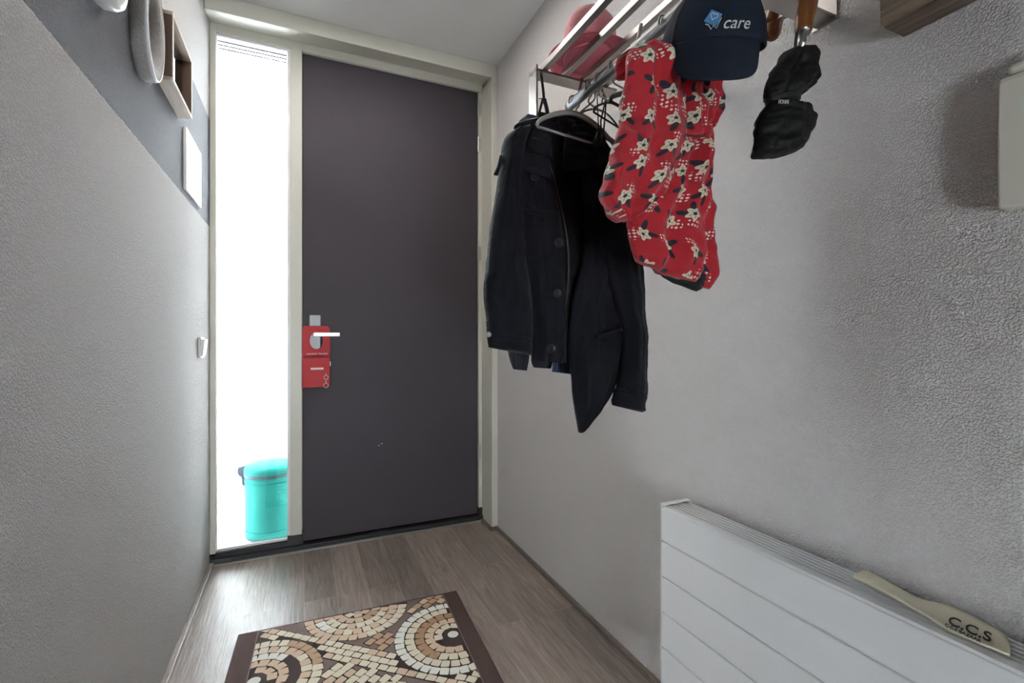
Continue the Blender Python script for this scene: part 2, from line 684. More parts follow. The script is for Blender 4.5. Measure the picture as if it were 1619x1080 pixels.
boxo_ = boxo('floor', (XL - 0.1, XR + 0.1, YB, 2.66, -0.06, 0.0), M['floor'])
struct(boxo_)
struct(boxo('ceiling', (XL - 0.1, XR + 0.1, YB, 2.75, ZC, ZC + 0.1), M['ceiling']))
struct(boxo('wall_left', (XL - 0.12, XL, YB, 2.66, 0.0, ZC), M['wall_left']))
struct(boxo('wall_right', (XR, XR + 0.12, YB, 2.66, 0.0, ZC), M['wall']))
# back wall of the hall (behind the camera) with a low glazed opening added for fill light
bm = bmesh.new()
BX0, BX1, BZ0, BZ1 = -0.34, 0.20, 0.10, 0.95
box(bm, XL, BX0, YB - 0.1, YB, 0, ZC)
box(bm, BX1, XR, YB - 0.1, YB, 0, ZC)
box(bm, BX0, BX1, YB - 0.1, YB, BZ1, ZC)
box(bm, BX0, BX1, YB - 0.1, YB, 0, BZ0)
struct(link('wall_back', bm, M['wall']))
bm = bmesh.new()
box(bm, BX0, BX1, YB - 0.06, YB - 0.054, BZ0, BZ1)
w2 = struct(link('fill_light_opening', bm, M['glass']))  # unseen pane of the opening added to brighten the hall
bm = bmesh.new()
box(bm, BX0, BX0 + 0.04, YB - 0.08, YB - 0.03, BZ0, BZ1)
box(bm, BX1 - 0.04, BX1, YB - 0.08, YB - 0.03, BZ0, BZ1)
box(bm, BX0 + 0.04, BX1 - 0.04, YB - 0.08, YB - 0.03, BZ0, BZ0 + 0.04)
box(bm, BX0 + 0.04, BX1 - 0.04, YB - 0.08, YB - 0.03, BZ1 - 0.04, BZ1)
link('fill_opening_frame', bm, M['frame'], w2)
# wall strips beside/above the entrance frame
bm = bmesh.new()
box(bm, XL - 0.12, XR + 0.12, 2.66, 2.76, 2.56, ZC + 0.1)
box(bm, XL - 0.5, XL, 2.66, 2.76, -0.05, 2.6)
box(bm, XR - 0.02, XR + 0.5, 2.66, 2.76, -0.05, 2.6)
struct(link('wall_front', bm, M['out_wall']))

# header board above the entrance: flat face, underside rising towards the frame
bm = bmesh.new()
vs = []
for x in (XL, XR):
    vs.append([bm.verts.new((x, y, z)) for y, z in ((2.45, 2.520), (2.45, ZC), (2.66, ZC), (2.66, 2.557), (2.60, 2.553))])
for i in range(5):
    bm.faces.new((vs[0][i], vs[0][(i + 1) % 5], vs[1][(i + 1) % 5], vs[1][i]))
bm.faces.new(vs[0])
bm.faces.new(vs[1])
struct(link('trim_1', bm, M['frame'], bevel=0.004))
# right hand casing and reveal
bm = bmesh.new()
box(bm, 0.973, XR + 0.001, 2.45, 2.66, 0.012, 2.53)
struct(link('trim_2', bm, M['frame'], bevel=0.004))
# low scotia strips on the floor
struct(boxo('baseboard_right', (XR - 0.016, XR, YB, 2.45, 0, 0.018), M['trimwood'], bevel=0.003))
struct(boxo('baseboard_left', (XL, XL + 0.02, YB, 2.585, 0, 0.02), M['floor'], bevel=0.003))
struct(boxo('trim_3', (0.955, 0.975, 2.43, 2.60, 0, 0.014), M['trimwood'], bevel=0.003))
struct(boxo('trim_4', (0.955, XR, 2.428, 2.45, 0, 0.014), M['trimwood'], bevel=0.003))

# ------------------------------------------------------------------ entrance frame, sidelight, door
GX0, GX1, GZ0, GZ1 = -0.368, -0.058, 0.062, 2.508
bm = bmesh.new()
box(bm, XL, GX0 + 0.004, 2.60, 2.67, 0.035, 2.555)           # left stile
box(bm, -0.046, 0.006, 2.60, 2.67, 0.075, 2.555)             # mullion
box(bm, XL, 0.975, 2.602, 2.67, 2.512, 2.556)                # head over sidelight
box(bm, -0.046, 0.022, 2.6655, 2.70, 0.0, 2.556)             # rebate behind the door
box(bm, 0.93, 0.99, 2.6705, 2.70, 0.0, 2.556)
box(bm, -0.04, 0.99, 2.6705, 2.70, 2.52, 2.58)
win = struct(link('window_1', bm, M['frame'], bevel=0.003))
bm = bmesh.new()                                              # glazing bead
t = 0.012
box(bm, GX0, GX0 + 0.006, 2.612, 2.63, GZ0, GZ1)
box(bm, GX1 - 0.003, GX1 + 0.014, 2.608, 2.63, GZ0, GZ1 + 0.004)
box(bm, GX0, GX1 + 0.012, 2.612, 2.63, GZ1 - 0.006, GZ1 + 0.006)
box(bm, GX0, GX1 + 0.012, 2.612, 2.63, GZ0 - 0.004, GZ0 + 0.006)
link('glazing_bead', bm, M['white_plastic'], win, bevel=0.0015)
bm = bmesh.new()
for k in range(3):
    box(bm, GX0 + 0.006, GX1 - 0.004, 2.632 + 0.006 * k, 2.636 + 0.006 * k, GZ1 - 0.022 - 0.014 * k, GZ1 - 0.016 - 0.014 * k)
link('seal', bm, M['grey'], win)
boxo('glass_pane', (GX0, GX1, 2.640, 2.646, GZ0, GZ1), M['glass'], win)

bm = bmesh.new()
box(bm, XL + 0.002, 0.975, 2.588, 2.68, 0.0, 0.030)
box(bm, -0.060, 0.012, 2.596, 2.68, 0.030, 0.082)
box(bm, 0.952, 0.973, 2.598, 2.68, 0.030, 0.075)
box(bm, XL, GX1 + 0.01, 2.60, 2.67, 0.030, 0.056)
box(bm, 0.0, 0.96, 2.6655, 2.70, 0.0, 0.06)
thr = struct(link('trim_5', bm, M['black'], bevel=0.002), 'black threshold under the door and sidelight')
struct(boxo('trim_6', (XL + 0.02, 0.958, 2.574, 2.588, 0.0, 0.010), mat('dull_threshold_strip', (0.30, 0.29, 0.27), 0.4, 0.6), bevel=0.002))

door = struct(boxo('door_1', (0.009, 0.951, 2.622, 2.664, 0.036, 2.546), M['door'], bevel=0.002), 'dark aubergine flush front door')
boxo('door_jamb', (0.953, 0.973, 2.606, 2.67, 0.036, 2.556), M['frame'], door, bevel=0.002)
boxo('door_stop', (0.006, 0.953, 2.60, 2.62, 2.5485, 2.556), M['frame'], door)
for z0, z1 in ((2.367, 2.453), (2.161, 2.247), (1.52, 1.606), (0.358, 0.448)):
    bm = bmesh.new()
    lathe(bm, [(0.0075, 0), (0.0075, z1 - z0)], (0.953, 2.612, z0), n=14)
    for q in (0.30, 0.66):
        lathe(bm, [(0.0085, 0), (0.0085, 0.003)], (0.953, 2.612, z0 + q * (z1 - z0)), n=14)
    box(bm, 0.950, 0.966, 2.604, 2.608, z0 + 0.004, z1 - 0.004)
    link('hinge', bm, M['chrome'], door, smooth=False)
# lock plate with lever
plate = boxo('lock_plate', (0.040, 0.094, 2.612, 2.622, 0.95, 1.185), M['alu'], door, bevel=0.004)
bm = bmesh.new()
hy = 2.556
tube(bm, [(0.066, 2.612, 1.085), (0.066, 2.58, 1.085), (0.066, hy + 0.002, 1.085)], 0.011, 16)
box(bm, 0.058, 0.182, hy - 0.006, hy + 0.008, 1.076, 1.096)
link('door_lever', bm, M['chrome'], door, bevel=0.002)
bm = bmesh.new()
lathe(bm, [(0.011, 0), (0.011, 0.006), (0.006, 0.008)], (0.128, 2.614, 0.955), axis='Y', n=20)
link('peg_hole_cover', bm, M['grey'], door)
bm = bmesh.new()
box(bm, 0.395, 0.405, 2.6212, 2.622, 0.496, 0.498)
box(bm, 0.383, 0.389, 2.6212, 2.622, 0.486, 0.489)
link('scratch', bm, M['paper'], door)

# ------------------------------------------------------------------ red hanger pouch on the lever
pouch = empty('key_pouch', (0.07, 2.60, 0.82), 'red leather door hanger pouch looped over the door handle', 'key pouch')
bm = bmesh.new()
out = [(0.006, 0.83), (0.012, 0.818), (0.10, 0.818), (0.134, 0.830), (0.137, 0.95), (0.139, 1.02), (0.137, 1.115), (0.128, 1.130), (0.018, 1.130), (0.009, 1.12), (0.007, 1.02), (0.010, 0.93)]
hole = [(0.073 + 0.031 * math.cos(a), 1.055 + 0.043 * math.sin(a)) for a in [2 * PI * k / 24 for k in range(24)]]
# ring of quads between outline and hole by angular matching
NO = 48


def ray_outline(poly, c, a):
    d = (math.cos(a), math.sin(a))
    best = None
    for i in range(len(poly)):
        x1, y1 = poly[i][0] - c[0], poly[i][1] - c[1]
        x2, y2 = poly[(i + 1) % len(poly)][0] - c[0], poly[(i + 1) % len(poly)][1] - c[1]
        ex, ey = x2 - x1, y2 - y1
        den = d[0] * ey - d[1] * ex
        if abs(den) < 1e-9:
            continue
        t_ = (x1 * ey - y1 * ex) / den
        u_ = (x1 * d[1] - y1 * d[0]) / den
        if t_ > 0 and -1e-6 <= u_ <= 1 + 1e-6:
            best = t_ if best is None else max(best, t_)
    return (c[0] + d[0] * best, c[1] + d[1] * best)


c0 = (0.073, 1.055)
ri, ro, ri2, ro2 = [], [], [], []
angs = sorted([2 * PI * k / NO for k in range(NO)] + [math.atan2(p[1] - c0[1], p[0] - c0[0]) % (2 * PI) for p in out])
for a in angs:
    hi = (c0[0] + 0.031 * math.cos(a), c0[1] + 0.043 * math.sin(a))
    ho = ray_outline(out, c0, a)
    for lst, p, yy in ((ri, hi, 2.5985), (ro, ho, 2.5985), (ri2, hi, 2.604), (ro2, ho, 2.604)):
        lst.append(bm.verts.new((p[0], yy, p[1])))
K = len(angs)
for i in range(K):
    j = (i + 1) % K
    for q in ((ri[i], ri[j], ro[j], ro[i]), (ri2[i], ro2[i], ro2[j], ri2[j]), (ri[i], ri2[i], ri2[j], ri[j]), (ro[i], ro[j], ro2[j], ro2[i])):
        bm.faces.new(q)
link('pouch_back', bm, M['red_felt'], pouch)
boxo('pouch_pocket', (0.007, 0.137, 2.592, 2.5985, 0.819, 0.965), M['red_felt'], pouch, bevel=0.003)
boxo('pocket_seam', (0.010, 0.134, 2.5972, 2.5985, 0.969, 0.978), M['red_dark'], pouch)
boxo('paper_slip', (0.046, 0.106, 2.5895, 2.5925, 0.908, 0.918), M['paper'], pouch)
boxo('side_tag', (0.136, 0.141, 2.593, 2.597, 0.925, 0.948), M['paper'], pouch)
text_mesh('lettering', 'HOLIDAY TRADER', Vector((0.028, 2.5979, 0.984)), Vector((1, 0, 0)), Vector((0, 0, 1)), 0.0118, M['thread'], pouch, 0.0004)
bm = bmesh.new()
for cz, rr in ((0.868, 0.010), (0.826, 0.011)):
    pts = [(0.118 + rr * math.cos(a), 2.588, cz + rr * math.sin(a)) for a in [2 * PI * k / 20 for k in range(20)]]
    tube(bm, pts, 0.0018, 8, closed=True)
tube(bm, [(0.118, 2.588, 0.858), (0.118, 2.588, 0.837)], 0.003, 8)
tube(bm, [(0.118, 2.5925, 0.89), (0.118, 2.589, 0.878)], 0.002, 8)
link('clasp_ring', bm, M['steel'], pouch, smooth=True)

# ------------------------------------------------------------------ outdoors seen through the sidelight
struct(boxo('floor_outside', (-4, 4, 2.68, 4.6, -0.08, -0.02), M['out_ground']))
ow = struct(boxo('wall_outside', (-4, 4, 4.0, 4.2, -0.08, 3.4), M['out_wall']))
boxo('ledge', (-4, 4, 3.985, 4.0, 2.668, 2.676), M['out_line'], ow)
boxo('plinth_line', (-4, 4, 3.99, 4.0, 0.06, 0.066), M['out_line'], ow)

bin_ = empty('pedal_bin', (-0.15, 2.95, -0.02), 'turquoise pedal bin standing outside behind the sidelight glass', 'bin')
bm = bmesh.new()
R = 0.131
lathe(bm, [(R * 0.965, 0.012), (R * 0.97, 0.05), (R, 0.34)], (-0.15, 2.95, -0.02), n=56)
for h in (0.045, 0.31):
    lathe(bm, [(R * 0.99, h), (R * 1.01, h + 0.003), (R * 0.99, h + 0.006)], (-0.15, 2.95, -0.02), n=56, close=True)
link('bin_body', bm, M['teal'], bin_, smooth=True)
bm = bmesh.new()
lathe(bm, [(R * 1.03, 0.352), (R * 1.03, 0.376), (R * 0.98, 0.392), (R * 0.6, 0.402), (0.004, 0.406)], (-0.15, 2.95, -0.02), n=56)
link('bin_lid', bm, M['teal'], bin_, smooth=True)
bm = bmesh.new()
lathe(bm, [(R * 1.0, 0.338), (R * 1.02, 0.341), (R * 1.02, 0.350), (R * 1.0, 0.353)], (-0.15, 2.95, -0.02), n=56)
link('bin_rim', bm, M['grey'], bin_, smooth=True)
bm = bmesh.new()
lathe(bm, [(R * 0.93, 0.0), (R * 0.97, 0.004), (R * 0.97, 0.010), (R * 0.93, 0.012)], (-0.15, 2.95, -0.02), n=56)
link('bin_base', bm, M['grey'], bin_, smooth=True)
bm = bmesh.new()
prof = [(0, 0.395), (-0.032, 0.39), (-0.036, 0.365), (-0.028, 0.345), (-0.016, 0.335), (-0.012, 0.29), (0, 0.285)]
A = [bm.verts.new((-0.15 - R + 0.004 + x, 2.925, z - 0.02)) for x, z in prof]
B = [bm.verts.new((-0.15 - R + 0.004 + x, 2.965, z - 0.02)) for x, z in prof]
bm.faces.new(A)
bm.faces.new(B)
for i in range(len(prof)):
    bm.faces.new((A[i], A[(i + 1) % len(prof)], B[(i + 1) % len(prof)], B[i]))
link('lid_hinge', bm, M['grey'], bin_, bevel=0.002)

# ------------------------------------------------------------------ left wall: switch, frames
sw = empty('light_switch', (XL, 2.38, 1.03), 'small white rocker switch low on the left wall beside the sidelight', 'switch')
boxo('switch_plate', (XL, XL + 0.011, 2.325, 2.405, 0.985, 1.072), M['white_plastic'], sw, bevel=0.003)
bm = bmesh.new()
vs = [[bm.verts.new((x, y, z)) for x, z in ((XL + 0.009, 0.993), (XL + 0.016, 0.993), (XL + 0.025, 1.062), (XL + 0.009, 1.064))] for y in (2.333, 2.397)]
bm.faces.new(vs[0])
bm.faces.new(vs[1])
for i in range(4):
    bm.faces.new((vs[0][i], vs[0][(i + 1) % 4], vs[1][(i + 1) % 4], vs[1][i]))
link('rocker', bm, M['white_plastic'], sw, bevel=0.002)

# glossy white plaque (nearest the door)
cv = empty('wall_plaque', (XL, 2.19, 1.72), 'glossy white blank board on the grey band, nearest the sidelight', 'wall board')
bm = bmesh.new()
box(bm, XL, XL + 0.011, 2.055, 2.335, 1.612, 1.838)
link('board', bm, M['canvas'], cv, bevel=0.002)

# wooden shadow box
bx = empty('box_frame', (XL, 1.835, 1.93), 'pale wooden box frame with brown inner sides on the left wall', 'picture frame')
y0, y1, z0, z1 = 1.697, 1.974, 1.836, 2.042
xf = -0.361 + 0.012
bm = bmesh.new()
t = 0.011
bm.free()
boxo('frame_rail', (XL, xf, y0, y1, z0, z0 + t), M['light_wood'], bx, bevel=0.001)
boxo('frame_rail', (XL, xf, y0, y1, z1 - t, z1), M['light_wood'], bx, bevel=0.001)
boxo('frame_side', (XL, xf, y0, y0 + t, z0 + t, z1 - t), M['brown_frame'], bx)
boxo('frame_side', (XL, xf, y1 - t, y1, z0 + t, z1 - t), M['brown_frame'], bx)
bm = bmesh.new()
for a in ((y0, y1, z0, z0 + t), (y0, y1, z1 - t, z1), (y0, y0 + t, z0 + t, z1 - t), (y1 - t, y1, z0 + t, z1 - t)):
    box(bm, xf, xf + 0.0015, *a)
link('face_edge', bm, M['light_wood'], bx)
boxo('picture', (XL, XL + 0.006, y0 + t, y1 - t, z0 + t, z1 - t), M['picture'], bx)
boxo('glass_pane', (XL + 0.016, XL + 0.018, y0 + t, y1 - t, z0 + t, z1 - t), M['glass'], bx)

# big round mirror with woven rim
def squash(o, cy, k):
    for v_ in o.data.vertices:
        v_.co.y = cy + (v_.co.y - cy) * k
    return o


rm = empty('oval_mirror', (XL, 1.547, 1.893), 'oval mirror in a grey woven rim, between the white round frame and box frame', 'mirror')
RR = 0.137
bm = bmesh.new()
lathe(bm, [(RR * 0.97, 0.0), (RR, 0.010), (RR * 0.99, 0.026), (RR * 0.955, 0.036), (RR * 0.78, 0.036), (RR * 0.72, 0.032), (RR * 0.70, 0.012), (RR * 0.70, 0.0)], (XL, 1.547, 1.893), axis='X', n=96, close=True)
squash(link('mirror_rim', bm, M['weave'], rm, smooth=True), 1.547, 0.64)
bm = bmesh.new()
lathe(bm, [(RR * 0.985, 0.030), (RR * 0.962, 0.0375), (RR * 0.94, 0.038), (RR * 0.95, 0.033)], (XL, 1.547, 1.893), axis='X', n=96, close=True)
squash(link('rim_edge', bm, M['shell'], rm, smooth=True), 1.547, 0.64)
bm = bmesh.new()
lathe(bm, [(RR * 0.71, 0.006), (RR * 0.71, 0.012)], (XL, 1.547, 1.893), axis='X', n=64)
squash(link('mirror_glass', bm, M['mirror'], rm), 1.547, 0.64)

# white round frame cut by the top of the photo
wf = empty('round_picture', (XL, 1.23, 1.86), 'glossy white round frame at the very top left, cut by the photo edge', 'picture frame')
bm = bmesh.new()
R2 = 0.098
cwf = (XL, 1.235, 1.856)
lathe(bm, [(R2 * 0.93, 0.0), (R2, 0.010), (R2, 0.030), (R2 * 0.94, 0.040), (R2 * 0.66, 0.040), (R2 * 0.6, 0.030), (R2 * 0.6, 0.0)], cwf, axis='X', n=64, close=True)
squash(link('frame_ring', bm, M['shell'], wf, smooth=True), 1.25, 0.8)
bm = bmesh.new()
lathe(bm, [(R2 * 0.61, 0.004), (R2 * 0.61, 0.010)], cwf, axis='X', n=48)
link('picture', bm, M['picture2'], wf)

# ------------------------------------------------------------------ right wall: picture frame and wall box
pf = empty('picture_frame', (XR, 0.35, 1.70), 'weathered brown deep wooden picture frame high on the right wall', 'picture frame')
fy0, fy1, fz0, fz1, fx = 0.05, 0.497, 1.622, 2.02, 0.9345
bm = bmesh.new()
t = 0.024
for a in ((fy0, fy1, fz0, fz0 + t), (fy0, fy1, fz1 - t, fz1), (fy0, fy0 + t, fz0 + t, fz1 - t), (fy1 - t, fy1, fz0 + t, fz1 - t)):
    box(bm, fx, XR - 0.0, *a)
link('frame_box', bm, M['barn'], pf, bevel=0.002)
bm = bmesh.new()
for a in ((fy0 + 0.001, fy1 - 0.001, fz0 - 0.002, fz0),):
    box(bm, fx + 0.012, XR, *a)
link('bottom_board', bm, M['barn_dark'], pf)
boxo('picture', (fx + 0.02, fx + 0.03, fy0 + t, fy1 - t, fz0 + t, fz1 - t), M['picture2'], pf)

wb = empty('wall_box', (XR, 0.28, 1.37), 'cream plastic wall unit with a curved cover at the right edge', 'wall unit')
bm = bmesh.new()
prof = []
ya, yb = 0.10, 0.357
for z, dx in ((1.266, 0.028), (1.270, 0.033), (1.30, 0.035), (1.43, 0.036), (1.457, 0.034), (1.466, 0.030)):
    prof.append((XR - dx, z))
ring0 = [bm.verts.new((x, yb, z)) for x, z in prof] + [bm.verts.new((XR, yb, 1.466)), bm.verts.new((XR, yb, 1.266))]
ring1 = [bm.verts.new((x, ya, z)) for x, z in prof] + [bm.verts.new((XR, ya, 1.466)), bm.verts.new((XR, ya, 1.266))]
bm.faces.new(ring0)
bm.faces.new(ring1)
for i in range(8):
    bm.faces.new((ring0[i], ring0[(i + 1) % 8], ring1[(i + 1) % 8], ring1[i]))
link('cover', bm, M['cream'], wb, bevel=0.004)
boxo('top_cap', (XR - 0.026, XR, 0.108, 0.350, 1.4665, 1.484), M['cream'], wb, bevel=0.006)

# ------------------------------------------------------------------ radiator
rad = empty('radiator', (0.95, 0.4, 0.10), 'white panel radiator with horizontal grooves under the right wall', 'radiator')
RX, RY0, RY1, RZ0, RZ1 = 0.898, -0.35, 1.010, 0.105, 0.612
grooves = [0.5165, 0.4205, 0.3240, 0.2275, 0.131]
bm = bmesh.new()
zs = [RZ1 - 0.006, *grooves, RZ0]
for i in range(len(zs) - 1):
    top = zs[i] - (0 if i == 0 else 0.0022)
    bot = zs[i + 1] + 0.0022
    box(bm, RX, RX + 0.012, RY0, RY1, bot, top)
box(bm, RX + 0.0055, RX + 0.012, RY0, RY1, RZ0, RZ1 - 0.008)
link('front_panel', bm, M['rad'], rad, bevel=0.0012, seg=1)
bm = bmesh.new()
box(bm, RX + 0.001, XR - 0.014, RY1 + 0.001, RY1 + 0.006, RZ0, RZ1 + 0.002)
box(bm, RX + 0.001, XR - 0.014, RY1 - 0.012, RY1 + 0.006, RZ1 + 0.002, RZ1 + 0.006)
link('end_panel', bm, M['rad'], rad, bevel=0.002)
bm = bmesh.new()
gx0, gx1 = RX + 0.004, XR - 0.014
ns = 7
for i in range(ns):
    xa = gx0 + (gx1 - gx0) * i / ns
    wv = (gx1 - gx0) / ns * (0.95 if i == 0 else 0.52)
    box(bm, xa, xa + wv, RY0, RY1 - 0.004, RZ1 - 0.020, RZ1)
for yy in [RY1 - 0.03 - 0.16 * k for k in range(9)]:
    box(bm, gx0, gx1, yy - 0.002, yy + 0.002, RZ1 - 0.026, RZ1 - 0.020)
link('top_grille', bm, M['rad'], rad)
bm = bmesh.new()
box(bm, RX + 0.014, XR - 0.016, RY0 + 0.01, RY1 - 0.006, RZ0 + 0.01, RZ1 - 0.021)
link('convector_core', bm, M['rad_dark'], rad)  # dark colour stands in for the shade between the grille strips
for yy in (0.80, 0.0):
    boxo('wall_bracket', (XR - 0.018, XR - 0.0005, yy, yy + 0.04, RZ0 + 0.05, RZ1 - 0.06), M['rad_dark'], rad)
for yy in (0.93, 0.88):
    bm = bmesh.new()
    tube(bm, [(0.955, yy, 0.11), (0.955, yy, 0.001)], 0.008, 12)
    link('pipe', bm, M['white_plastic'], rad, smooth=True)

# shoehorn lying on the grille
sh = empty('shoehorn', at_z(1480, 975, RZ1), 'ivory plastic shoehorn lettered C.C.S lying on the radiator grille', 'shoehorn')
up = [(1347, 913), (1358, 907), (1373, 906), (1391, 915), (1425, 934), (1460, 951), (1494, 958), (1528, 972), (1563, 991), (1588, 1006), (1597, 1022), (1597, 1036)]
lo = [(1348, 915), (1357, 919), (1372, 925), (1391, 935), (1425, 953), (1458, 972), (1490, 992), (1520, 1006), (1556, 1022), (1580, 1031), (1590, 1036), (1596, 1037)]
bm = bmesh.new()
zt = RZ1 + 0.005
U_ = resample([at_z(p[0], p[1], zt) for p in up], 40)
L_ = resample([at_z(p[0], p[1], zt) for p in lo], 40)
top, bot = [], []
for i in range(40):
    v = i / 39
    rt, rb = [], []
    for j in range(9):
        s = j / 8
        p = U_[i].lerp(L_[i], s)
        sc_ = 0.006 * (1 - (2 * s - 1) ** 2) * (1 if v > 0.45 else (-0.8 if v < 0.3 else -0.8 + 1.8 * (v - 0.3) / 0.15))
        z = zt + (-sc_ if v > 0.45 else -sc_) * 0.5
        rt.append(bm.verts.new((p.x, p.y, z + 0.0035)))
        rb.append(bm.verts.new((p.x, p.y, z)))
    top.append(rt)
    bot.append(rb)
for i in range(39):
    for j in range(8):
        bm.faces.new((top[i][j], top[i][j + 1], top[i + 1][j + 1], top[i + 1][j]))
        bm.faces.new((bot[i][j], bot[i + 1][j], bot[i + 1][j + 1], bot[i][j + 1]))
    bm.faces.new((top[i][0], top[i + 1][0], bot[i + 1][0], bot[i][0]))
    bm.faces.new((top[i][8], bot[i][8], bot[i + 1][8], top[i + 1][8]))
for i in (0, 39):
    for j in range(8):
        bm.faces.new((top[i][j], bot[i][j], bot[i][j + 1], top[i][j + 1]))
link('horn', bm, M['horn'], sh, smooth=True)
bm = bmesh.new()
hc = at_z(1375, 911, zt + 0.008)
lathe(bm, [(0.0030, 0.0), (0.0042, 0.0), (0.0042, 0.0008), (0.0030, 0.0008)], hc - Vector((0, 0, 0.003)), n=16, close=True)
link('hang_hole', bm, M['light_wood'], sh)
zl = zt + 0.0042
P0 = at_z(1497, 985, zl)
P1 = at_z(1561, 1013, zl)
Pu = at_z(1502, 971, zl)
Ud = (P1 - P0)
text_mesh('lettering', 'C.C.S', P0, Ud, (Pu - P0) * 2.6, 0.47, M['ink'], sh, 0.0003, bold=0.015)
P0 = at_z(1493, 989, zl)
P1 = at_z(1556, 1019, zl)
Pu = at_z(1494.5, 986, zl)
text_mesh('lettering', 'C.C.S BAZAAR', P0, (P1 - P0), (Pu - P0) * 13, 0.142, M['ink'], sh, 0.0003, bold=0.01)

# ------------------------------------------------------------------ doormat
MATO = Vector((-0.204, 1.946, 0.0))
mu = Vector((0.8022, -0.036, 0)).normalized()
mv = Vector((-mu.y, mu.x, 0)) * -1          # pointing towards the camera
MW, ML = 0.803, 1.25
dm = empty('doormat', MATO + mu * MW / 2 + mv * ML / 2, 'brown and beige mosaic pattern doormat on the plank floor', 'doormat')
TH = 0.007


def mp_(x, y, z):
    p = MATO + mu * x + mv * y
    return (p.x, p.y, z)


def mbox(bm, x0, x1, y0, y1, z0, z1, mi=0):
    v = [bm.verts.new(mp_(x, y, z)) for z in (z0, z1) for y in (y0, y1) for x in (x0, x1)]
    for f in ((0, 1, 3, 2), (4, 6, 7, 5), (0, 4, 5, 1), (2, 3, 7, 6), (0, 2, 6, 4), (1, 5, 7, 3)):
        bm.faces.new([v[i] for i in f]).material_index = mi


bm = bmesh.new()
mbox(bm, 0.0, MW, 0, ML, 0.0, TH)
border = mat('dark_brown_pile', (0.075, 0.042, 0.034), 0.95, bump=(500, 0.002), var=(300, 0.35))
link('mat_border', bm, border, dm, bevel=0.002)
AX0, AX1 = 0.062, MW - 0.058
bm = bmesh.new()
mbox(bm, AX0, AX1, 0.008, ML - 0.01, TH - 0.002, TH + 0.0006, 0)
tile_m = [mat('mauve_brown_pile', (0.20, 0.145, 0.125), 0.95, bump=(500, 0.002), var=(300, 0.3)),
          mat('dark_grout_pile', (0.040, 0.024, 0.018), 0.95),
          mat('cream_tile_pile', (0.80, 0.73, 0.57), 0.9, bump=(500, 0.001)),
          mat('white_tile_pile', (0.88, 0.88, 0.80), 0.9, bump=(500, 0.001)),
          mat('tan_tile_pile', (0.52, 0.35, 0.22), 0.9, bump=(500, 0.001)),
          mat('beige_tile_pile', (0.70, 0.53, 0.38), 0.9, bump=(500, 0.001)),
          mat('caramel_tile_pile', (0.44, 0.27, 0.15), 0.9, bump=(500, 0.001))]
CREAM, WHITE, TAN, BEIGE, CARA = 2, 3, 4, 5, 6
rnd = random.Random(3)
circles = [(0.405, 0.0, 0.190), (0.715, 0.285, 0.205), (0.085, 0.285, 0.200), (0.42, 0.615, 0.185), (0.715, 0.88, 0.2), (0.085, 0.88, 0.2), (0.405, 1.25, 0.19)]


def inside(x, y, m_=0.0):
    return AX0 + 0.002 + m_ < x < AX1 - 0.002 - m_ and 0.010 < y < ML - 0.012


def clampx(x, y):
    return (min(max(x, AX0 + 0.004), AX1 - 0.004), min(max(y, 0.012), ML - 0.014))


def poly(pts, mi, z, clamp=True):
    if clamp:
        pts = [clampx(*p) for p in pts]
    ar = 0
    for i in range(len(pts)):
        x1, y1 = pts[i]
        x2, y2 = pts[(i + 1) % len(pts)]
        ar += x1 * y2 - x2 * y1
    if abs(ar) / 2 < 0.00006:
        return
    try:
        f = bm.faces.new([bm.verts.new(mp_(x, y, z)) for x, y in pts])
        f.material_index = mi
    except ValueError:
        pass


def disc(cx, cy, r, mi, z):
    pts = [(cx + r * math.cos(2 * PI * k / 48), cy + r * math.sin(2 * PI * k / 48)) for k in range(48)]
    poly(pts, mi, z)


def rtile(c, ang, w, h, mi, z):
    """slightly irregular rounded tile"""
    pts = []
    for sx_, sy_ in ((-1, -1), (1, -1), (1, 1), (-1, 1)):
        jx, jy = rnd.uniform(-.05, .05), rnd.uniform(-.05, .05)
        corner = [(0.5, 0.38), (0.46, 0.46), (0.38, 0.5)]
        if sx_ * sy_ < 0:
            corner = corner[::-1]
        for ex, ey in corner:
            x, y = sx_ * w * (ex + jx), sy_ * h * (ey + jy)
            pts.append((c[0] + x * math.cos(ang) - y * math.sin(ang), c[1] + x * math.sin(ang) + y * math.cos(ang)))
    poly(pts, mi, z)


ZG, ZT = TH + 0.0011, TH + 0.0019


def rings(cx, cy, spec, core):
    """spec: list of (r_mid, ring width, chooser(angle)->material)"""
    for r, w, ch in spec:
        n = max(5, int(2 * PI * r / 0.031))
        ph = rnd.random()
        for k in range(n):
            a = 2 * PI * (k + ph) / n
            x, y = cx + r * math.cos(a), cy + r * math.sin(a)
            if not inside(x, y, 0.001):
                continue
            mi = ch(a)
            if mi is None:
                continue
            rtile((x, y), a, w - 0.0022, 2 * PI * r / n - 0.0025, mi, ZT)
    if core:
        disc(cx, cy, 0.019, core, ZT)


def const(mi, alt=None):
    return lambda a: mi if alt is None or rnd.random() > 0.3 else alt


def sect(lo_, hi_, mi, other):
    def f(a):
        a = math.degrees(a) % 360
        return mi if lo_ <= a <= hi_ else (other() if callable(other) else other)
    return f


# ground discs
for (cx, cy, R_) in circles:
    disc(cx, cy, R_, 1, ZG)
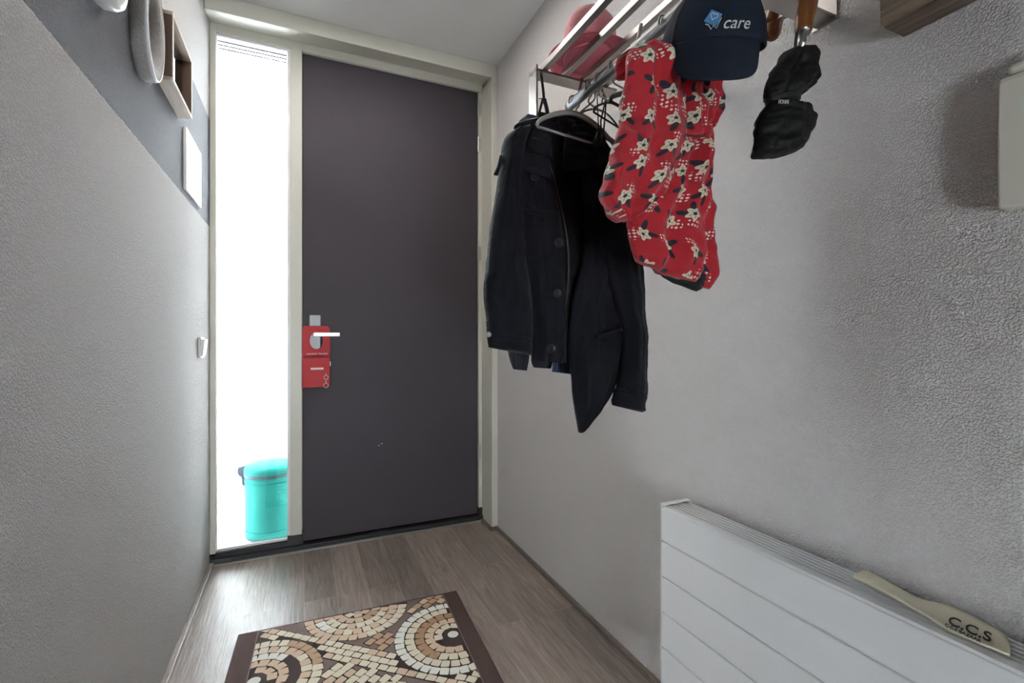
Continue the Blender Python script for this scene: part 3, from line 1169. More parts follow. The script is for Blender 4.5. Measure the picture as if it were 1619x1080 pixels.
# y grows towards the camera, so angle 90 points at the viewer
rings(0.405, 0.0, [(0.172, 0.034, sect(0, 85, CREAM, lambda: BEIGE)), (0.138, 0.034, sect(140, 170, WHITE, lambda: rnd.choice((CREAM, BEIGE)))),
                   (0.104, 0.034, const(CREAM, BEIGE)), (0.070, 0.034, const(BEIGE, TAN)), (0.036, 0.032, const(BEIGE, CREAM))], WHITE)
for (cx, cy) in ((0.715, 0.285), (0.715, 0.88)):
    rings(cx, cy, [(0.187, 0.033, const(WHITE)), (0.152, 0.033, const(CREAM, CREAM)), (0.118, 0.034, sect(130, 300, CARA, lambda: CREAM)),
                   (0.084, 0.032, sect(0, 130, BEIGE, lambda: BEIGE)), (0.052, 0.030, sect(180, 350, CREAM, None))], WHITE)
for (cx, cy) in ((0.085, 0.285), (0.085, 0.88)):
    rings(cx, cy, [(0.183, 0.033, sect(300, 360, TAN, lambda: CREAM)), (0.149, 0.033, const(CREAM, BEIGE)), (0.116, 0.032, sect(200, 310, WHITE, None)),
                   (0.083, 0.032, const(BEIGE)), (0.050, 0.030, sect(270, 360, BEIGE, None))], WHITE)
rings(0.42, 0.615, [(0.168, 0.033, const(CREAM, BEIGE)), (0.133, 0.033, const(TAN, BEIGE)), (0.098, 0.033, const(CREAM)), (0.064, 0.032, const(CARA)), (0.034, 0.028, const(CREAM))], WHITE)


def free(x, y, m_=0.010):
    return all(math.hypot(x - cx, y - cy) > R_ + m_ for cx, cy, R_ in circles)


def band(p0, p1, width, rows, mats_, zoff=0.0):
    """strip of brick tiles from p0 to p1"""
    d = (p1[0] - p0[0], p1[1] - p0[1])
    Ln = math.hypot(*d)
    ux, uy = d[0] / Ln, d[1] / Ln
    nx, ny = -uy, ux
    ang = math.atan2(uy, ux)
    q = [(p0[0] + nx * s * width / 2 * 1.06, p0[1] + ny * s * width / 2 * 1.06) for s in (-1, 1)]
    r_ = [(p1[0] + nx * s * width / 2 * 1.06, p1[1] + ny * s * width / 2 * 1.06) for s in (1, -1)]
    # ground in short pieces so that circles stay on top
    steps = 60
    for i in range(steps):
        a, b_ = i / steps, (i + 1) / steps
        c = [(p0[0] + d[0] * t_ + nx * s * width / 2 * 1.06, p0[1] + d[1] * t_ + ny * s * width / 2 * 1.06) for t_, s in ((a, -1), (b_, -1), (b_, 1), (a, 1))]
        poly(c, 1, ZG - 0.0002)
    rh = width / rows
    tw = 0.034
    for r in range(rows):
        off = rnd.random() * tw
        k = 0
        x = off - tw
        while x < Ln:
            cxx = p0[0] + ux * (x + tw / 2) + nx * (-width / 2 + rh * (r + .5))
            cyy = p0[1] + uy * (x + tw / 2) + ny * (-width / 2 + rh * (r + .5))
            if inside(cxx, cyy, 0.004) and free(cxx, cyy, 0.010):
                rtile((cxx, cyy), ang, tw - 0.003, rh - 0.003, rnd.choice(mats_), ZT - 0.0003 + zoff)
            x += tw




def line_d(x, y, p0, p1):
    d = (p1[0] - p0[0], p1[1] - p0[1])
    return ((x - p0[0]) * d[1] - (y - p0[1]) * d[0]) / math.hypot(*d)


DIAG = [((0.03, 0.00), (0.78, 0.575)), ((0.03, 0.60), (0.78, 1.175))]


def patch(test, ang, mats_):
    """brick pattern of tiles at an angle wherever test(x, y) holds"""
    tw, rh = 0.036, 0.029
    ux, uy = math.cos(ang), math.sin(ang)
    for i in range(-60, 60):
        for j in range(-60, 60):
            a_ = (i + (j % 2) * 0.5) * tw
            b__ = j * rh
            x, y = 0.4 + a_ * ux - b__ * uy, 0.4 + a_ * uy + b__ * ux
            if not inside(x, y, 0.004) or not free(x, y, 0.012) or not test(x, y):
                continue
            if any(abs(line_d(x, y, *D)) < 0.053 for D in DIAG):
                continue
            rtile((x, y), ang, tw * 1.16, rh * 1.16, 1, ZG)
            rtile((x, y), ang, tw - 0.003, rh - 0.003, rnd.choice(mats_), ZT - 0.0003)


# tan field running down from the far right corner, cream field left of the middle
patch(lambda x, y: y < 0.62 and line_d(x, y, *DIAG[0]) > 0 and abs(line_d(x, y, (0.745, 0.00), (0.37, 0.31))) < 0.052, math.atan2(0.31, -0.375), (BEIGE, TAN, TAN))
patch(lambda x, y: line_d(x, y, *DIAG[0]) > 0 and x > 0.42 and 0.30 < y < 0.62, math.atan2(0.31, -0.375), (TAN, TAN, CARA))
patch(lambda x, y: line_d(x, y, *DIAG[0]) < 0 and 0.2 < x < 0.52 and y < 0.56, math.atan2(-0.30, 0.36), (CREAM, CREAM, BEIGE))
patch(lambda x, y: 0.60 < y < 1.2 and line_d(x, y, *DIAG[1]) > 0 and x > 0.40, math.atan2(0.31, -0.375), (TAN, BEIGE))
for D in DIAG:
    band(D[0], D[1], 0.084, 3, (CREAM, CREAM, CREAM, BEIGE), 0.0002)
link('mosaic_pile', bm, None, dm, mats=tile_m)

# ================================================================== COAT RACK
ZA = 1.7316          # underside of the steel arms
rack = empty('coat_rack', (XR, 0.85, 1.74), 'steel wall coat rack with square rails and a hanging tube', 'coat rack')


def arm(y0, y1, x0, x1, drop):
    bm = bmesh.new()
    box(bm, x0, x1, y0, y1, ZA, ZA + 0.006)
    if drop:
        box(bm, x0, x0 + 0.005, y0, y1, 1.612, ZA + 0.016)
    return link('rack_arm', bm, M['steel'], rack, bevel=0.001)


arm(1.0417, 1.0835, 0.5316, 0.775, True)
arm(0.912, 0.944, 0.74, XR, False)
arm(0.6175, 0.6594, 0.5316, XR, False)
boxo('wall_flange', (XR - 0.004, XR, 0.912, 0.944, 1.725, 1.78), M['steel'], rack)
boxo('wall_flange', (XR - 0.004, XR, 0.6125, 0.6645, 1.725, 1.80), M['steel'], rack)
for x in (0.557, 0.6175, 0.6786, 0.739, 0.80, 0.86, 0.92):
    boxo('rail', (x - 0.0075, x + 0.0075, 0.47, 1.062 if x < 0.77 else 0.944, ZA + 0.006, ZA + 0.021), M['steel'], rack, bevel=0.0008)
TX, TZ = 0.631, 1.665
bm = bmesh.new()
tube(bm, [(TX, 0.45, TZ), (TX, 1.045, TZ)], 0.0125, 24)
link('hanging_tube', bm, M['alu'], rack, smooth=False)
for p in rack.children:
    pass
bm = bmesh.new()
lathe(bm, [(0.0130, 0), (0.0135, 0.008), (0.009, 0.014), (0.002, 0.016)], (TX, 1.045, TZ), axis='Y', n=20)
link('tube_cap', bm, M['white_plastic'], rack, smooth=True)
for yy in (1.03, 0.64, 0.80):
    bm = bmesh.new()
    tube(bm, [(TX + 0.012, yy, TZ + 0.006), (TX + 0.026, yy, ZA + 0.001)], 0.004, 8)
    link('tube_hanger', bm, M['steel'], rack, smooth=True)


# ------------------------------------------------------------------ hangers on the tube
def hanger_hook(r=0.0205):
    pts = []
    for k in range(17):
        a = math.radians(200 - k * 16.5)
        pts.append((r * math.cos(a), r * math.sin(a)))
    return pts


def make_hanger(name, label, loc_y, rot, half, drop, arm_drop, m, rad=0.004, wide=False, group=None, shift=0.0):
    e = empty(name, (TX, loc_y, TZ), label, 'clothes hanger', group)
    cr, sr = math.cos(rot), math.sin(rot)

    def P(u, z):
        return (TX + (u + shift) * cr, loc_y + (u + shift) * sr, TZ + z)

    def P0_(u, z):
        return (TX + u * cr, loc_y + u * sr, TZ + z)
    bm = bmesh.new()
    hk = hanger_hook(0.0125 + 0.0035)
    pts = [P0_(x, z) for x, z in hk] + [P0_(0.004, -0.032), P0_(shift, -drop)]
    tube(bm, smooth_pts(pts, 3), 0.0021, 8)
    link('hook', bm, M['steel'], e, smooth=True)
    bm = bmesh.new()
    pts = [P(-half, -drop - arm_drop), P(-half * 0.93, -drop - arm_drop * 0.72), P(-half * 0.5, -drop - arm_drop * 0.22), P(0, -drop), P(half * 0.5, -drop - arm_drop * 0.22), P(half * 0.93, -drop - arm_drop * 0.72), P(half, -drop - arm_drop)]
    sp = smooth_pts(pts, 6)
    k = len(sp)
    rr = [rad * (0.8 + 0.9 * math.sin(PI * i / (k - 1))) if wide else rad for i in range(k)]
    tube(bm, sp, rr, 10)
    link('shoulder_bar', bm, m, e, smooth=True)
    bm = bmesh.new()
    zb = -drop - arm_drop
    tube(bm, [P(-half, zb), P(half, zb - 0.002)], rad * 0.85, 10)
    link('trouser_bar', bm, m, e, smooth=True)
    return e


make_hanger('clothes_hanger', 'grey plastic hanger in front of the navy jacket collar', 0.944, math.radians(8), 0.115, 0.077, 0.056, M['greyplast'], 0.0036, True, shift=-0.045)
make_hanger('clothes_hanger', 'black hanger carrying the navy jacket at the far tube end', 1.026, math.radians(4), 0.17, 0.050, 0.055, M['blackplast'], 0.0045, True)
make_hanger('clothes_hanger', 'slim black wire hanger next to the grey hanger', 0.960, math.radians(28), 0.140, 0.022, 0.060, M['blackplast'], 0.0026, shift=0.10, group='slim black hangers on the tube')
make_hanger('clothes_hanger', 'slim black hanger in the middle of the empty ones', 0.918, math.radians(22), 0.120, 0.024, 0.055, M['blackplast'], 0.0026, shift=0.10, group='slim black hangers on the tube')
make_hanger('clothes_hanger', 'slim black hanger nearest the red printed robe', 0.862, math.radians(16), 0.125, 0.026, 0.050, M['blackplast'], 0.0042, True, shift=0.115, group='slim black hangers on the tube')

# ------------------------------------------------------------------ navy field jacket
JO = 0.026          # how far the jacket hangs behind the grey hanger


def jpiece(name, Lp, Rp, y, m, parent, **k):
    return piece(name, Lp, Rp, y + JO, m, parent, **k)


jk = empty('field_jacket', (0.60, 0.985, 1.60), 'dark navy button field jacket hanging lopsided on the rack', 'jacket')
jpiece('jacket_back', [(866, 189), (848, 202), (838, 235), (850, 320), (860, 420), (872, 500), (882, 552)],
      [(908, 190), (932, 206), (955, 245), (980, 330), (988, 420), (988, 500), (984, 545)], 1.000, M['navy_in'], jk, thick=0.020, folds=(0.004, 4), seed=1.0)
fp = jpiece('front_panel', [(838, 196), (818, 214), (812, 290), (820, 400), (832, 480), (840, 545), (842, 570)],
      [(852, 198), (866, 236), (884, 310), (898, 380), (900, 440), (897, 520), (894, 574)], 0.962, M['navy'], jk, thick=0.026, folds=(0.0035, 2.2), seed=2.0, crumple=0.005)
fr = jpiece('front_panel', [(905, 196), (915, 260), (925, 340), (922, 400), (908, 460), (899, 540), (903, 610), (915, 684)],
      [(930, 200), (960, 240), (980, 320), (986, 400), (985, 480), (983, 560), (968, 625), (921, 681)], 0.955, M['navy'], jk, thick=0.024, folds=(0.004, 2.5), seed=3.4, slant=0.3, crumple=0.006)
sl = jpiece('sleeve', [(818, 202), (798, 220), (790, 275), (778, 350), (767, 430), (764, 475), (770, 515), (772, 547)],
      [(842, 198), (828, 235), (822, 300), (829, 380), (837, 450), (842, 505), (842, 535), (840, 560)], 0.935, M['navy'], jk, thick=0.036, folds=(0.0025, 1.6), seed=4.1, crumple=0.007)
sr_ = jpiece('sleeve', [(935, 215), (950, 300), (952, 390), (966, 450), (984, 520), (984, 575), (976, 615), (969, 639)],
      [(958, 222), (995, 310), (1010, 370), (1015, 440), (1017, 520), (1018, 590), (1018, 630), (1014, 650)], 0.925, M['navy'], jk, thick=0.036, folds=(0.003, 1.6), seed=5.7, crumple=0.006)
# collar: a standing roll behind the hanger and two falling points
bm = bmesh.new()
cpts = [at_y(838, 212, 0.995), at_y(848, 198, 1.015), at_y(872, 188, 1.03), at_y(905, 189, 1.03), at_y(934, 206, 1.01), at_y(944, 232, 0.985)]
sp = smooth_pts(cpts, 6)
tube(bm, sp, [0.006 + 0.005 * math.sin(PI * i / (len(sp) - 1)) for i in range(len(sp))], 14)
link('collar', bm, M['navy'], jk, smooth=True)
jpiece('collar_flap', [(842, 196), (838, 215), (835, 232)], [(868, 203), (872, 225), (874, 252)], 0.930, M['navy'], jk, thick=0.008, rows=20, cols=12, folds=(0.001, 1))
jpiece('collar_flap', [(900, 205), (892, 225), (888, 270)], [(942, 214), (948, 240), (930, 268)], 0.928, M['navy_in'], jk, thick=0.010, rows=20, cols=12, folds=(0.002, 1))
# stitched flaps and pockets
jpiece('pocket_flap', [(820, 240), (821, 262), (838, 274)], [(868, 248), (871, 270), (872, 285)], 0.928, M['navy'], jk, thick=0.006, rows=18, cols=14, folds=(0.0008, 1), crumple=0.001)
jpiece('pocket_flap', [(824, 328), (826, 334), (834, 337)], [(885, 336), (880, 342), (862, 347)], 0.9265, M['navy'], jk, thick=0.004, rows=10, cols=14, folds=(0.0005, 1), crumple=0.001)
jpiece('pocket_welt', [(826, 402), (827, 407)], [(861, 406), (861, 411)], 0.927, M['navy_in'], jk, thick=0.004, rows=8, cols=14, folds=(0, 1), crumple=0.0)
jpiece('pocket_welt', [(940, 530), (942, 536)], [(984, 517), (984, 524)], 0.922, M['navy_in'], jk, thick=0.004, rows=8, cols=14, folds=(0, 1), crumple=0.0)
jpiece('epaulette', [(790, 245), (786, 262), (780, 276)], [(795, 246), (792, 264), (787, 278)], 0.93, M['navy'], jk, thick=0.006, rows=14, cols=8, folds=(0, 1), crumple=0.001)
jpiece('cuff', [(768, 508), (770, 530), (772, 549)], [(841, 535), (841, 550), (840, 562)], 0.935, M['navy'], jk, thick=0.038, rows=16, cols=18, folds=(0.001, 1), crumple=0.003)
jpiece('cuff', [(975, 612), (971, 628), (969, 641)], [(1018, 618), (1018, 636), (1015, 652)], 0.925, M['navy'], jk, thick=0.038, rows=16, cols=18, folds=(0.001, 1), crumple=0.003)
# front zip
bm = bmesh.new()
zp = [at_y(px_, py_, 0.966) for px_, py_ in ((853, 206), (862, 235), (876, 285), (888, 330), (896, 375), (899, 420), (897, 460), (893, 490))]
tube(bm, smooth_pts(zp, 5), 0.0018, 8)
link('zip', bm, mat('dull_brown_zip', (0.075, 0.055, 0.045), 0.4, 0.5), jk, smooth=True)
for (bx_, by_) in ((844, 279), (883, 384), (880, 464), (871, 551)):
    bm = bmesh.new()
    c = at_y(bx_, by_, 0.957)
    lathe(bm, [(0.002, -0.004), (0.0085, -0.004), (0.0115, -0.006), (0.0115, -0.002), (0.010, 0.003)], c, axis='Y', n=20)
    link('button', bm, M['blackplast'], jk, smooth=True)
bm = bmesh.new()
c = at_y(773, 529, 0.928)
lathe(bm, [(0.002, -0.003), (0.005, -0.003), (0.006, 0.002)], c, axis='Y', n=16)
link('cuff_button', bm, M['greyplast'], jk, smooth=True)

# blue shirt behind
dn = empty('denim_shirt', (0.60, 1.02, 1.60), 'blue denim shirt whose collar and hem show behind the navy jacket', 'shirt')
piece('shirt_body', [(836, 180), (822, 196), (820, 260), (832, 400), (850, 500), (872, 560), (873, 588)],
      [(862, 186), (880, 210), (900, 300), (910, 420), (908, 500), (906, 560), (905, 592)], 1.062, M['denim'], dn, thick=0.010, folds=(0.002, 6), seed=1.2)
piece('shirt_collar', [(836, 179), (822, 190), (812, 203)], [(850, 186), (846, 198), (838, 210)], 1.050, M['denim'], dn, thick=0.010, rows=20, cols=12, folds=(0.001, 1))
# dark knitted sweater behind
sw2 = empty('knitted_sweater', (0.60, 1.05, 1.55), 'dark ribbed sweater whose two cuffs hang below the navy jacket hem', 'sweater')
piece('sweater_body', [(840, 215), (826, 300), (828, 420), (836, 500), (846, 540)], [(900, 215), (915, 300), (915, 420), (905, 500), (890, 540)], 1.086, M['knit'], sw2, thick=0.010)
piece('sleeve', [(830, 400), (812, 480), (804, 545), (807, 570), (812, 584)], [(850, 400), (845, 480), (838, 545), (836, 570), (832, 586)], 1.086, M['knit'], sw2, thick=0.018, folds=(0.001, 7), cols=30)
piece('sleeve', [(845, 400), (842, 500), (841, 550), (840, 572), (843, 581)], [(878, 400), (876, 500), (875, 550), (873, 575), (870, 583)], 1.086, M['knit'], sw2, thick=0.016, folds=(0.001, 7), cols=30)

# black strap hanging from the far arm
st = empty('bag_strap', (0.57, 1.062, 1.70), 'black webbing strap hanging from the far rack arm', 'strap')
bm = bmesh.new()
P1 = at_y(857, 126, 1.052)
P2 = at_y(861, 160, 1.052)


def ribbon(bm, pts, w, th):
    pts = [Vector(p) for p in pts]
    rings_ = []
    for p in pts:
        rings_.append([bm.verts.new(p + Vector((dx * w, dy * th, 0))) for dx, dy in ((-.5, -.5), (.5, -.5), (.5, .5), (-.5, .5))])
    for a, b_ in zip(rings_, rings_[1:]):
        for j in range(4):
            bm.faces.new((a[j], a[(j + 1) % 4], b_[(j + 1) % 4], b_[j]))
    bm.faces.new(rings_[0])
    bm.faces.new(rings_[-1])


ribbon(bm, [(0.553, 1.056, ZA), at_y(859, 145, 1.06), at_y(860, 158, 1.06)], 0.007, 0.002)
link('webbing', bm, M['ink'], st)
bm = bmesh.new()
ribbon(bm, [at_y(860, 156, 1.06), at_y(864, 172, 1.06), at_y(868, 200, 1.06)], 0.011, 0.004)
ribbon(bm, [at_y(858, 157, 1.06), at_y(852, 180, 1.06), at_y(846, 200, 1.06)], 0.006, 0.003)
ribbon(bm, [at_y(853, 156, 1.062), at_y(862, 156, 1.062), at_y(862, 159, 1.062)], 0.006, 0.003)
ribbon(bm, [at_y(858, 178, 1.06), at_y(860, 190, 1.06), at_y(862, 206, 1.06)], 0.026, 0.004)
link('strap_loop', bm, M['ink'], st)

# tag and tassel dangling among the hangers
tg = empty('hanging_tag', (TX + 0.05, 0.93, 1.64), 'white tag with a black tassel dangling between the empty hangers', 'tag')
bm = bmesh.new()
P = [at_y(951, 137, 0.93), at_y(953, 145, 0.93), at_y(956, 152, 0.93), at_y(959, 163, 0.93)]
ribbon(bm, P, 0.007, 0.002)
link('tag_card', bm, M['paper'], tg)
bm = bmesh.new()
tube(bm, [at_y(944, 150, 0.935), at_y(945, 175, 0.935), at_y(947, 212, 0.935)], 0.0012, 6)
tube(bm, [at_y(957, 160, 0.93), at_y(950, 190, 0.93), at_y(950, 212, 0.93)], 0.0018, 6)
tube(bm, [at_y(958, 162, 0.93), at_y(956, 190, 0.93), at_y(954, 212, 0.93)], 0.0018, 6)
tube(bm, [at_y(951, 165, 0.93), at_y(954, 150, 0.93), at_y(TX / 0.93 * 0 + 951, 137, 0.93)], 0.0014, 6)
link('cord', bm, M['ink'], tg, smooth=True)
bm = bmesh.new()
rnd = random.Random(5)
for k in range(16):
    a = at_y(949 + rnd.uniform(-3, 4), 205, 0.93)
    b_ = at_y(940 + rnd.uniform(0, 20), rnd.uniform(222, 234), 0.93)
    tube(bm, [a, (a + b_) / 2 + Vector((0, rnd.uniform(-.006, .006), 0.002)), b_ + Vector((0, rnd.uniform(-.008, .008), 0))], [0.003, 0.0042, 0.0022], 7)
link('tassel', bm, M['ink'], tg, smooth=True)

# ------------------------------------------------------------------ red printed robe
rb = empty('printed_robe', (0.63, 0.70, 1.64), "child's red robe printed with cream flowers and white dots on the coat rack", 'robe')
piece('robe_back', [(1060, 75), (1065, 110), (1075, 160), (1082, 205)], [(1100, 80), (1131, 108), (1137, 150), (1124, 208)], 0.715, M['red_cloth'], rb, thick=0.030, folds=(0.009, 2.2), seed=1.4, slant=0.3, crumple=0.008)
piece('robe_sleeve', [(1004, 73), (989, 90), (986, 135), (978, 185), (966, 235), (952, 285), (947, 312), (958, 334), (978, 350)],
      [(1036, 66), (1058, 95), (1074, 140), (1084, 185), (1080, 225), (1062, 275), (1045, 315), (1020, 340), (992, 350)], 0.672, M['red_cloth'], rb, thick=0.030, folds=(0.009, 1.7), seed=2.6, slant=0.25, crumple=0.009)
piece('robe_lapel', [(1040, 64), (1062, 90), (1075, 130), (1084, 175), (1092, 205)], [(1070, 64), (1092, 100), (1112, 140), (1120, 180), (1116, 208)], 0.682, M['red_cloth'], rb, thick=0.014, folds=(0.004, 1.2), seed=3.3, crumple=0.006)
piece('robe_skirt', [(1065, 205), (1040, 265), (1005, 320), (992, 345), (993, 375), (998, 400), (1001, 412)],
      [(1121, 208), (1121, 265), (1124, 330), (1127, 385), (1127, 430), (1124, 448), (1121, 458)], 0.700, M['red_cloth'], rb, thick=0.034, folds=(0.010, 2.3), seed=4.2, slant=-0.2, crumple=0.008)
piece('robe_belt', [(1080, 199), (1081, 212)], [(1127, 200), (1126, 214)], 0.668, M['red_cloth'], rb, thick=0.012, rows=12, cols=14, folds=(0.002, 2), crumple=0.002)
piece('robe_lining', [(1032, 385), (1034, 405), (1046, 428)], [(1112, 415), (1114, 448), (1102, 461)], 0.712, M['lining'], rb, thick=0.030, rows=24, cols=20, folds=(0.002, 2))
piece('robe_lining', [(1050, 60), (1056, 75), (1070, 105)], [(1078, 60), (1092, 80), (1100, 110)], 0.735, M['lining'], rb, thick=0.02, rows=20, cols=14, folds=(0.002, 2))
piece('robe_hood', [(978, 88), (974, 98), (976, 122)], [(1000, 76), (998, 98), (992, 128)], 0.705, M['red_cloth'], rb, thick=0.015, rows=20, cols=12, folds=(0.003, 1), seed=0.7)
make_hanger('clothes_hanger', 'black hanger hidden inside the red printed robe', 0.700, math.radians(5), 0.075, 0.045, 0.03, M['blackplast'], 0.004, True)

# ------------------------------------------------------------------ navy cap
cp = empty('baseball_cap', (0.60, 0.56, 1.60), 'dark navy baseball cap with a blue heart logo hanging brim down', 'cap')
CY = 0.585
# crown: half dome, front towards the camera
cc = at_y(1143, 0, CY)          # centre of the crown base region
cc = Vector((0.664, 0.612, 1.624))
AXr, AYr, AZr = 0.088, 0.070, 0.100
ROT = Matrix.Rotation(math.radians(-34), 3, 'Z') @ Matrix.Rotation(math.radians(3), 3, 'Y') @ Matrix.Rotation(math.radians(16), 3, 'X')


def crown(th, ph, k=1.0):
    """th around (0..2pi), ph 0 rim .. pi/2 top"""
    x = AXr * math.cos(th) * math.cos(ph) ** 0.8
    y = AYr * 1.1 * math.sin(th) * math.cos(ph) ** 0.8
    z = AZr * math.sin(ph)
    return cc + ROT @ (Vector((x * k, y * k, z * k - 0.045)))


bm = bmesh.new()
nth, nph = 48, 16
gr = [[bm.verts.new(crown(2 * PI * i / nth, PI / 2 * j / nph)) for i in range(nth)] for j in range(nph)]
topv = bm.verts.new(crown(0, PI / 2))
for j in range(nph - 1):
    for i in range(nth):
        bm.faces.new((gr[j][i], gr[j][(i + 1) % nth], gr[j + 1][(i + 1) % nth], gr[j + 1][i]))
for i in range(nth):
    bm.faces.new((gr[-1][i], gr[-1][(i + 1) % nth], topv))
o = link('crown', bm, M['cap'], cp, smooth=True)
sm = o.modifiers.new('solid', 'SOLIDIFY')
sm.thickness = 0.0025
# seams
bm = bmesh.new()
for th in (PI * 1.5, PI * 1.5 - 1.0, PI * 1.5 + 1.0, PI * 0.5, PI * 0.5 + 1, PI * 0.5 - 1):
    tube(bm, [crown(th, PI / 2 * t_ / 12, 1.012) for t_ in range(13)], 0.0009, 6)
link('crown_seam', bm, M['ink'], cp, smooth=True)
bm = bmesh.new()
lathe(bm, [(0.008, -0.002), (0.007, 0.003), (0.001, 0.005)], crown(0, PI / 2), n=14)
link('top_button', bm, M['cap'], cp, smooth=True)
# brim, hanging steeply from the front rim
bm = bmesh.new()
nu_, nv_ = 28, 12
T, Bv = [], []
for j in range(nv_ + 1):
    v = j / nv_
    rt, rb_ = [], []
    for i in range(nu_ + 1):
        s = -1 + 2 * i / nu_
        th = PI * 1.5 + s * 0.92
        base = crown(th, 0.02, 1.0)
        Lb = 0.080 * (max(0.0, 1 - abs(s) ** 2.5)) ** 0.5
        d = ROT @ Vector((0.06 * s, -0.42, -0.90)).normalized()
        p = base + d * (Lb * v) + ROT @ Vector((0, 0.020 * (s * s) * v, -0.006 * (s * s) * v))
        rt.append(bm.verts.new(p))
        rb_.append(bm.verts.new(p + Vector((0, 0.003, 0.001))))
    T.append(rt)
    Bv.append(rb_)
for j in range(nv_):
    for i in range(nu_):
        bm.faces.new((T[j][i], T[j][i + 1], T[j + 1][i + 1], T[j + 1][i]))
        bm.faces.new((Bv[j][i], Bv[j + 1][i], Bv[j + 1][i + 1], Bv[j][i + 1]))
for i in range(nu_):
    bm.faces.new((T[nv_][i], T[nv_][i + 1], Bv[nv_][i + 1], Bv[nv_][i]))
    bm.faces.new((T[0][i], Bv[0][i], Bv[0][i + 1], T[0][i + 1]))
for i in (0, nu_):
    for j in range(nv_):
        bm.faces.new((T[j][i], T[j + 1][i], Bv[j + 1][i], Bv[j][i]))
bmesh.ops.remove_doubles(bm, verts=bm.verts[:], dist=0.00002)
link('brim', bm, M['cap'], cp, smooth=True)


def on_crown(u, v, lift=1.015):
    """u metres to the right of the centre front, v metres up from the rim"""
    return crown(PI * 1.5 + u / AXr, min(1.4, v / AZr), lift)


def crown_poly(name, pts, m, lift):
    bm = bmesh.new()
    bm.faces.new([bm.verts.new(on_crown(u, v, lift)) for u, v in pts])
    o_ = link(name, bm, m, cp)
    q = o_.modifiers.new('solid', 'SOLIDIFY')
    q.thickness = 0.0008
    return o_


LU, LV = -0.022, 0.022
crown_poly('logo_square', [(LU - 0.009, LV + 0.004), (LU + 0.001, LV + 0.021), (LU + 0.019, LV + 0.012), (LU + 0.010, LV - 0.006)], M['capblue'], 1.016)
bm = bmesh.new()
heart = []
for k in range(25):
    a = 2 * PI * k / 24
    hx = 16 * math.sin(a) ** 3
    hy_ = 13 * math.cos(a) - 5 * math.cos(2 * a) - 2 * math.cos(3 * a) - math.cos(4 * a)
    x_, y_ = hx * 0.00036, hy_ * 0.00036
    ca, sa = math.cos(-0.35), math.sin(-0.35)
    heart.append(on_crown(LU + 0.006 + x_ * ca - y_ * sa, LV + 0.009 + x_ * sa + y_ * ca, 1.03))
tube(bm, heart[:-1], 0.0007, 6, closed=True)
tube(bm, [on_crown(LU + a_, LV + b__, 1.022) for a_, b__ in ((-0.006, -0.001), (-0.001, -0.003), (0.004, -0.010), (0.006, -0.005), (0.012, -0.009), (0.014, -0.002), (0.018, 0.006))], 0.0008, 6)
link('logo_outline', bm, M['thread'], cp, smooth=True)
# lettering wrapped on the crown
cu = bpy.data.curves.new('t', 'FONT')
cu.body = 'care'
cu.size = 1.0
cu.extrude = 0.02
cu.shear = 0.3
tmp = bpy.data.objects.new('t', cu)
COL.objects.link(tmp)
dg = bpy.context.evaluated_depsgraph_get()
dg.update()
me = bpy.data.meshes.new_from_object(tmp.evaluated_get(dg))
bpy.data.objects.remove(tmp)
for v in me.vertices:
    c = v.co.copy()
    v.co = on_crown(LU + 0.020 + c.x * 0.026, LV - 0.010 + c.y * 0.026, 1.018 + 0.2 * c.z)
me.materials.clear()
me.materials.append(M['thread'])
o = bpy.data.objects.new('lettering', me)
COL.objects.link(o)
o.parent = cp
o.matrix_parent_inverse = Matrix.Translation(-world_loc(cp))
# strap loop up to the rail
bm = bmesh.new()
tube(bm, [crown(PI * 0.5, 0.3), Vector((0.632, 0.70, 1.72)) * 0 + Vector((0.66, 0.66, 1.70)), Vector((0.678, 0.60, 1.735))], 0.003, 8)
link('back_strap', bm, M['cap'], cp, smooth=True)

# ------------------------------------------------------------------ pink hat
ht = empty('sun_hat', (0.637, 1.0, ZA + 0.021), 'pink felt hat with a brim resting on top of the coat rack rails', 'hat')
hc = (0.650, 0.985, ZA + 0.0225)
bm = bmesh.new()
lathe(bm, [(0.064, 0.002), (0.066, 0.02), (0.064, 0.06), (0.058, 0.088), (0.044, 0.108), (0.022, 0.118), (0.002, 0.120)], hc, n=48)
link('hat_crown', bm, M['pink'], ht, smooth=True)
bm = bmesh.new()
prof = [(0.060, 0.004), (0.080, 0.003), (0.100, 0.000), (0.104, 0.0015), (0.100, 0.003), (0.080, 0.006), (0.062, 0.008)]
lathe(bm, prof, hc, n=60, close=True)
link('hat_brim', bm, M['pink2'], ht, smooth=True)
bm = bmesh.new()
lathe(bm, [(0.002, 0.001), (0.062, 0.001), (0.062, 0.003), (0.002, 0.003)], hc, n=40, close=True)
link('hat_lining', bm, M['pink2'], ht)
bm = bmesh.new()
lathe(bm, [(0.0655, 0.010), (0.0685, 0.011), (0.0685, 0.026), (0.0662, 0.027)], hc, n=48, close=True)
link('hat_band', bm, M['pink2'], ht, smooth=True)

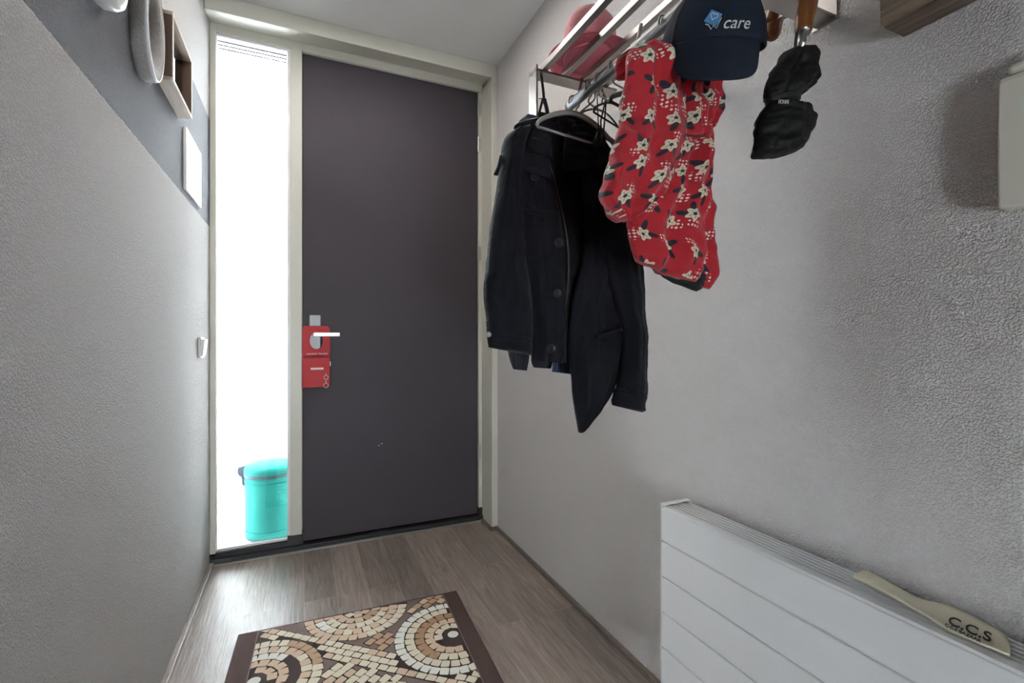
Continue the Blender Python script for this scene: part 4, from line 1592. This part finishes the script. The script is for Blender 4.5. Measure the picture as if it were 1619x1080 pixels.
# ------------------------------------------------------------------ folded umbrella hooked over the near arm
um = empty('umbrella', (0.87, 0.60, 1.66), 'folded black umbrella with a wooden crook hooked over the near rack arm', 'umbrella')
bm = bmesh.new()
pts = [at_y(1270, 49, 0.595), at_y(1272, 30, 0.593), at_y(1277, 8, 0.590), Vector((0.884, 0.588, 1.745)), Vector((0.888, 0.595, 1.775)),
       Vector((0.898, 0.620, 1.792)), Vector((0.910, 0.655, 1.790)), Vector((0.918, 0.682, 1.768)), Vector((0.918, 0.692, 1.745)), at_y(1225, 30, 0.692), at_y(1222, 48, 0.690), at_y(1220, 62, 0.688)]
sp = smooth_pts(pts, 5)
k = len(sp)
rr = [0.0150 + 0.003 * math.sin(PI * i / (k - 1)) for i in range(k)]
rr[-1] = 0.006
rr[-2] = 0.010
rr[-3] = 0.013
rr[-4] = 0.0145
tube(bm, sp, rr, 20)
link('crook_handle', bm, M['handle_wood'], um, smooth=True)
bm = bmesh.new()
tube(bm, [at_y(1269.5, 50, 0.595), at_y(1266, 82, 0.597)], 0.0075, 16)
tube(bm, [at_y(1269.5, 49, 0.595), at_y(1269, 52, 0.595)], 0.0135, 16)
link('metal_collar', bm, M['chrome'], um, smooth=True)
bm = bmesh.new()
tube(bm, [at_y(1260, 50, 0.588), at_y(1258, 64, 0.590), at_y(1257, 80, 0.592)], 0.0025, 8)
link('wrist_cord', bm, M['ink'], um, smooth=True)
ul = [(1247, 78), (1238, 84), (1230, 100), (1219, 115), (1213, 135), (1213, 150), (1216, 158), (1212, 170), (1203, 183), (1198, 200), (1197, 218), (1196, 236), (1206, 245)]
ur = [(1272, 74), (1279, 84), (1288, 100), (1293, 122), (1284, 136), (1270, 148), (1258, 158), (1262, 172), (1272, 186), (1282, 196), (1277, 214), (1265, 236), (1240, 247)]
bm = bmesh.new()
cloth(bm, ul[:7], ur[:7], 0.600, thick=0.028, rows=44, cols=26, folds=(0.004, 2.0), seed=1.1, slant=0.3, crumple=0.004)
link('canopy', bm, M['umb'], um, smooth=True)
bm = bmesh.new()
cloth(bm, ul[6:], ur[6:], 0.600, thick=0.034, rows=44, cols=26, folds=(0.005, 1.7), seed=2.9, slant=-0.4, crumple=0.005)
link('canopy', bm, M['umb'], um, smooth=True)
piece('closing_strap', [(1214, 153), (1215, 163)], [(1261, 151), (1260, 163)], 0.600, mat('black_strap', (0.008, 0.008, 0.008), 0.6), um, thick=0.024, rows=8, cols=18, folds=(0, 1), crumple=0)
a0 = at_y(1231, 164, 0.566)
a1 = at_y(1260, 164, 0.572)
text_mesh('lettering', 'FOHNER', a0, (a1 - a0).normalized(), Vector((0, 0, 1)), 0.0105, M['thread'], um, 0.0004)
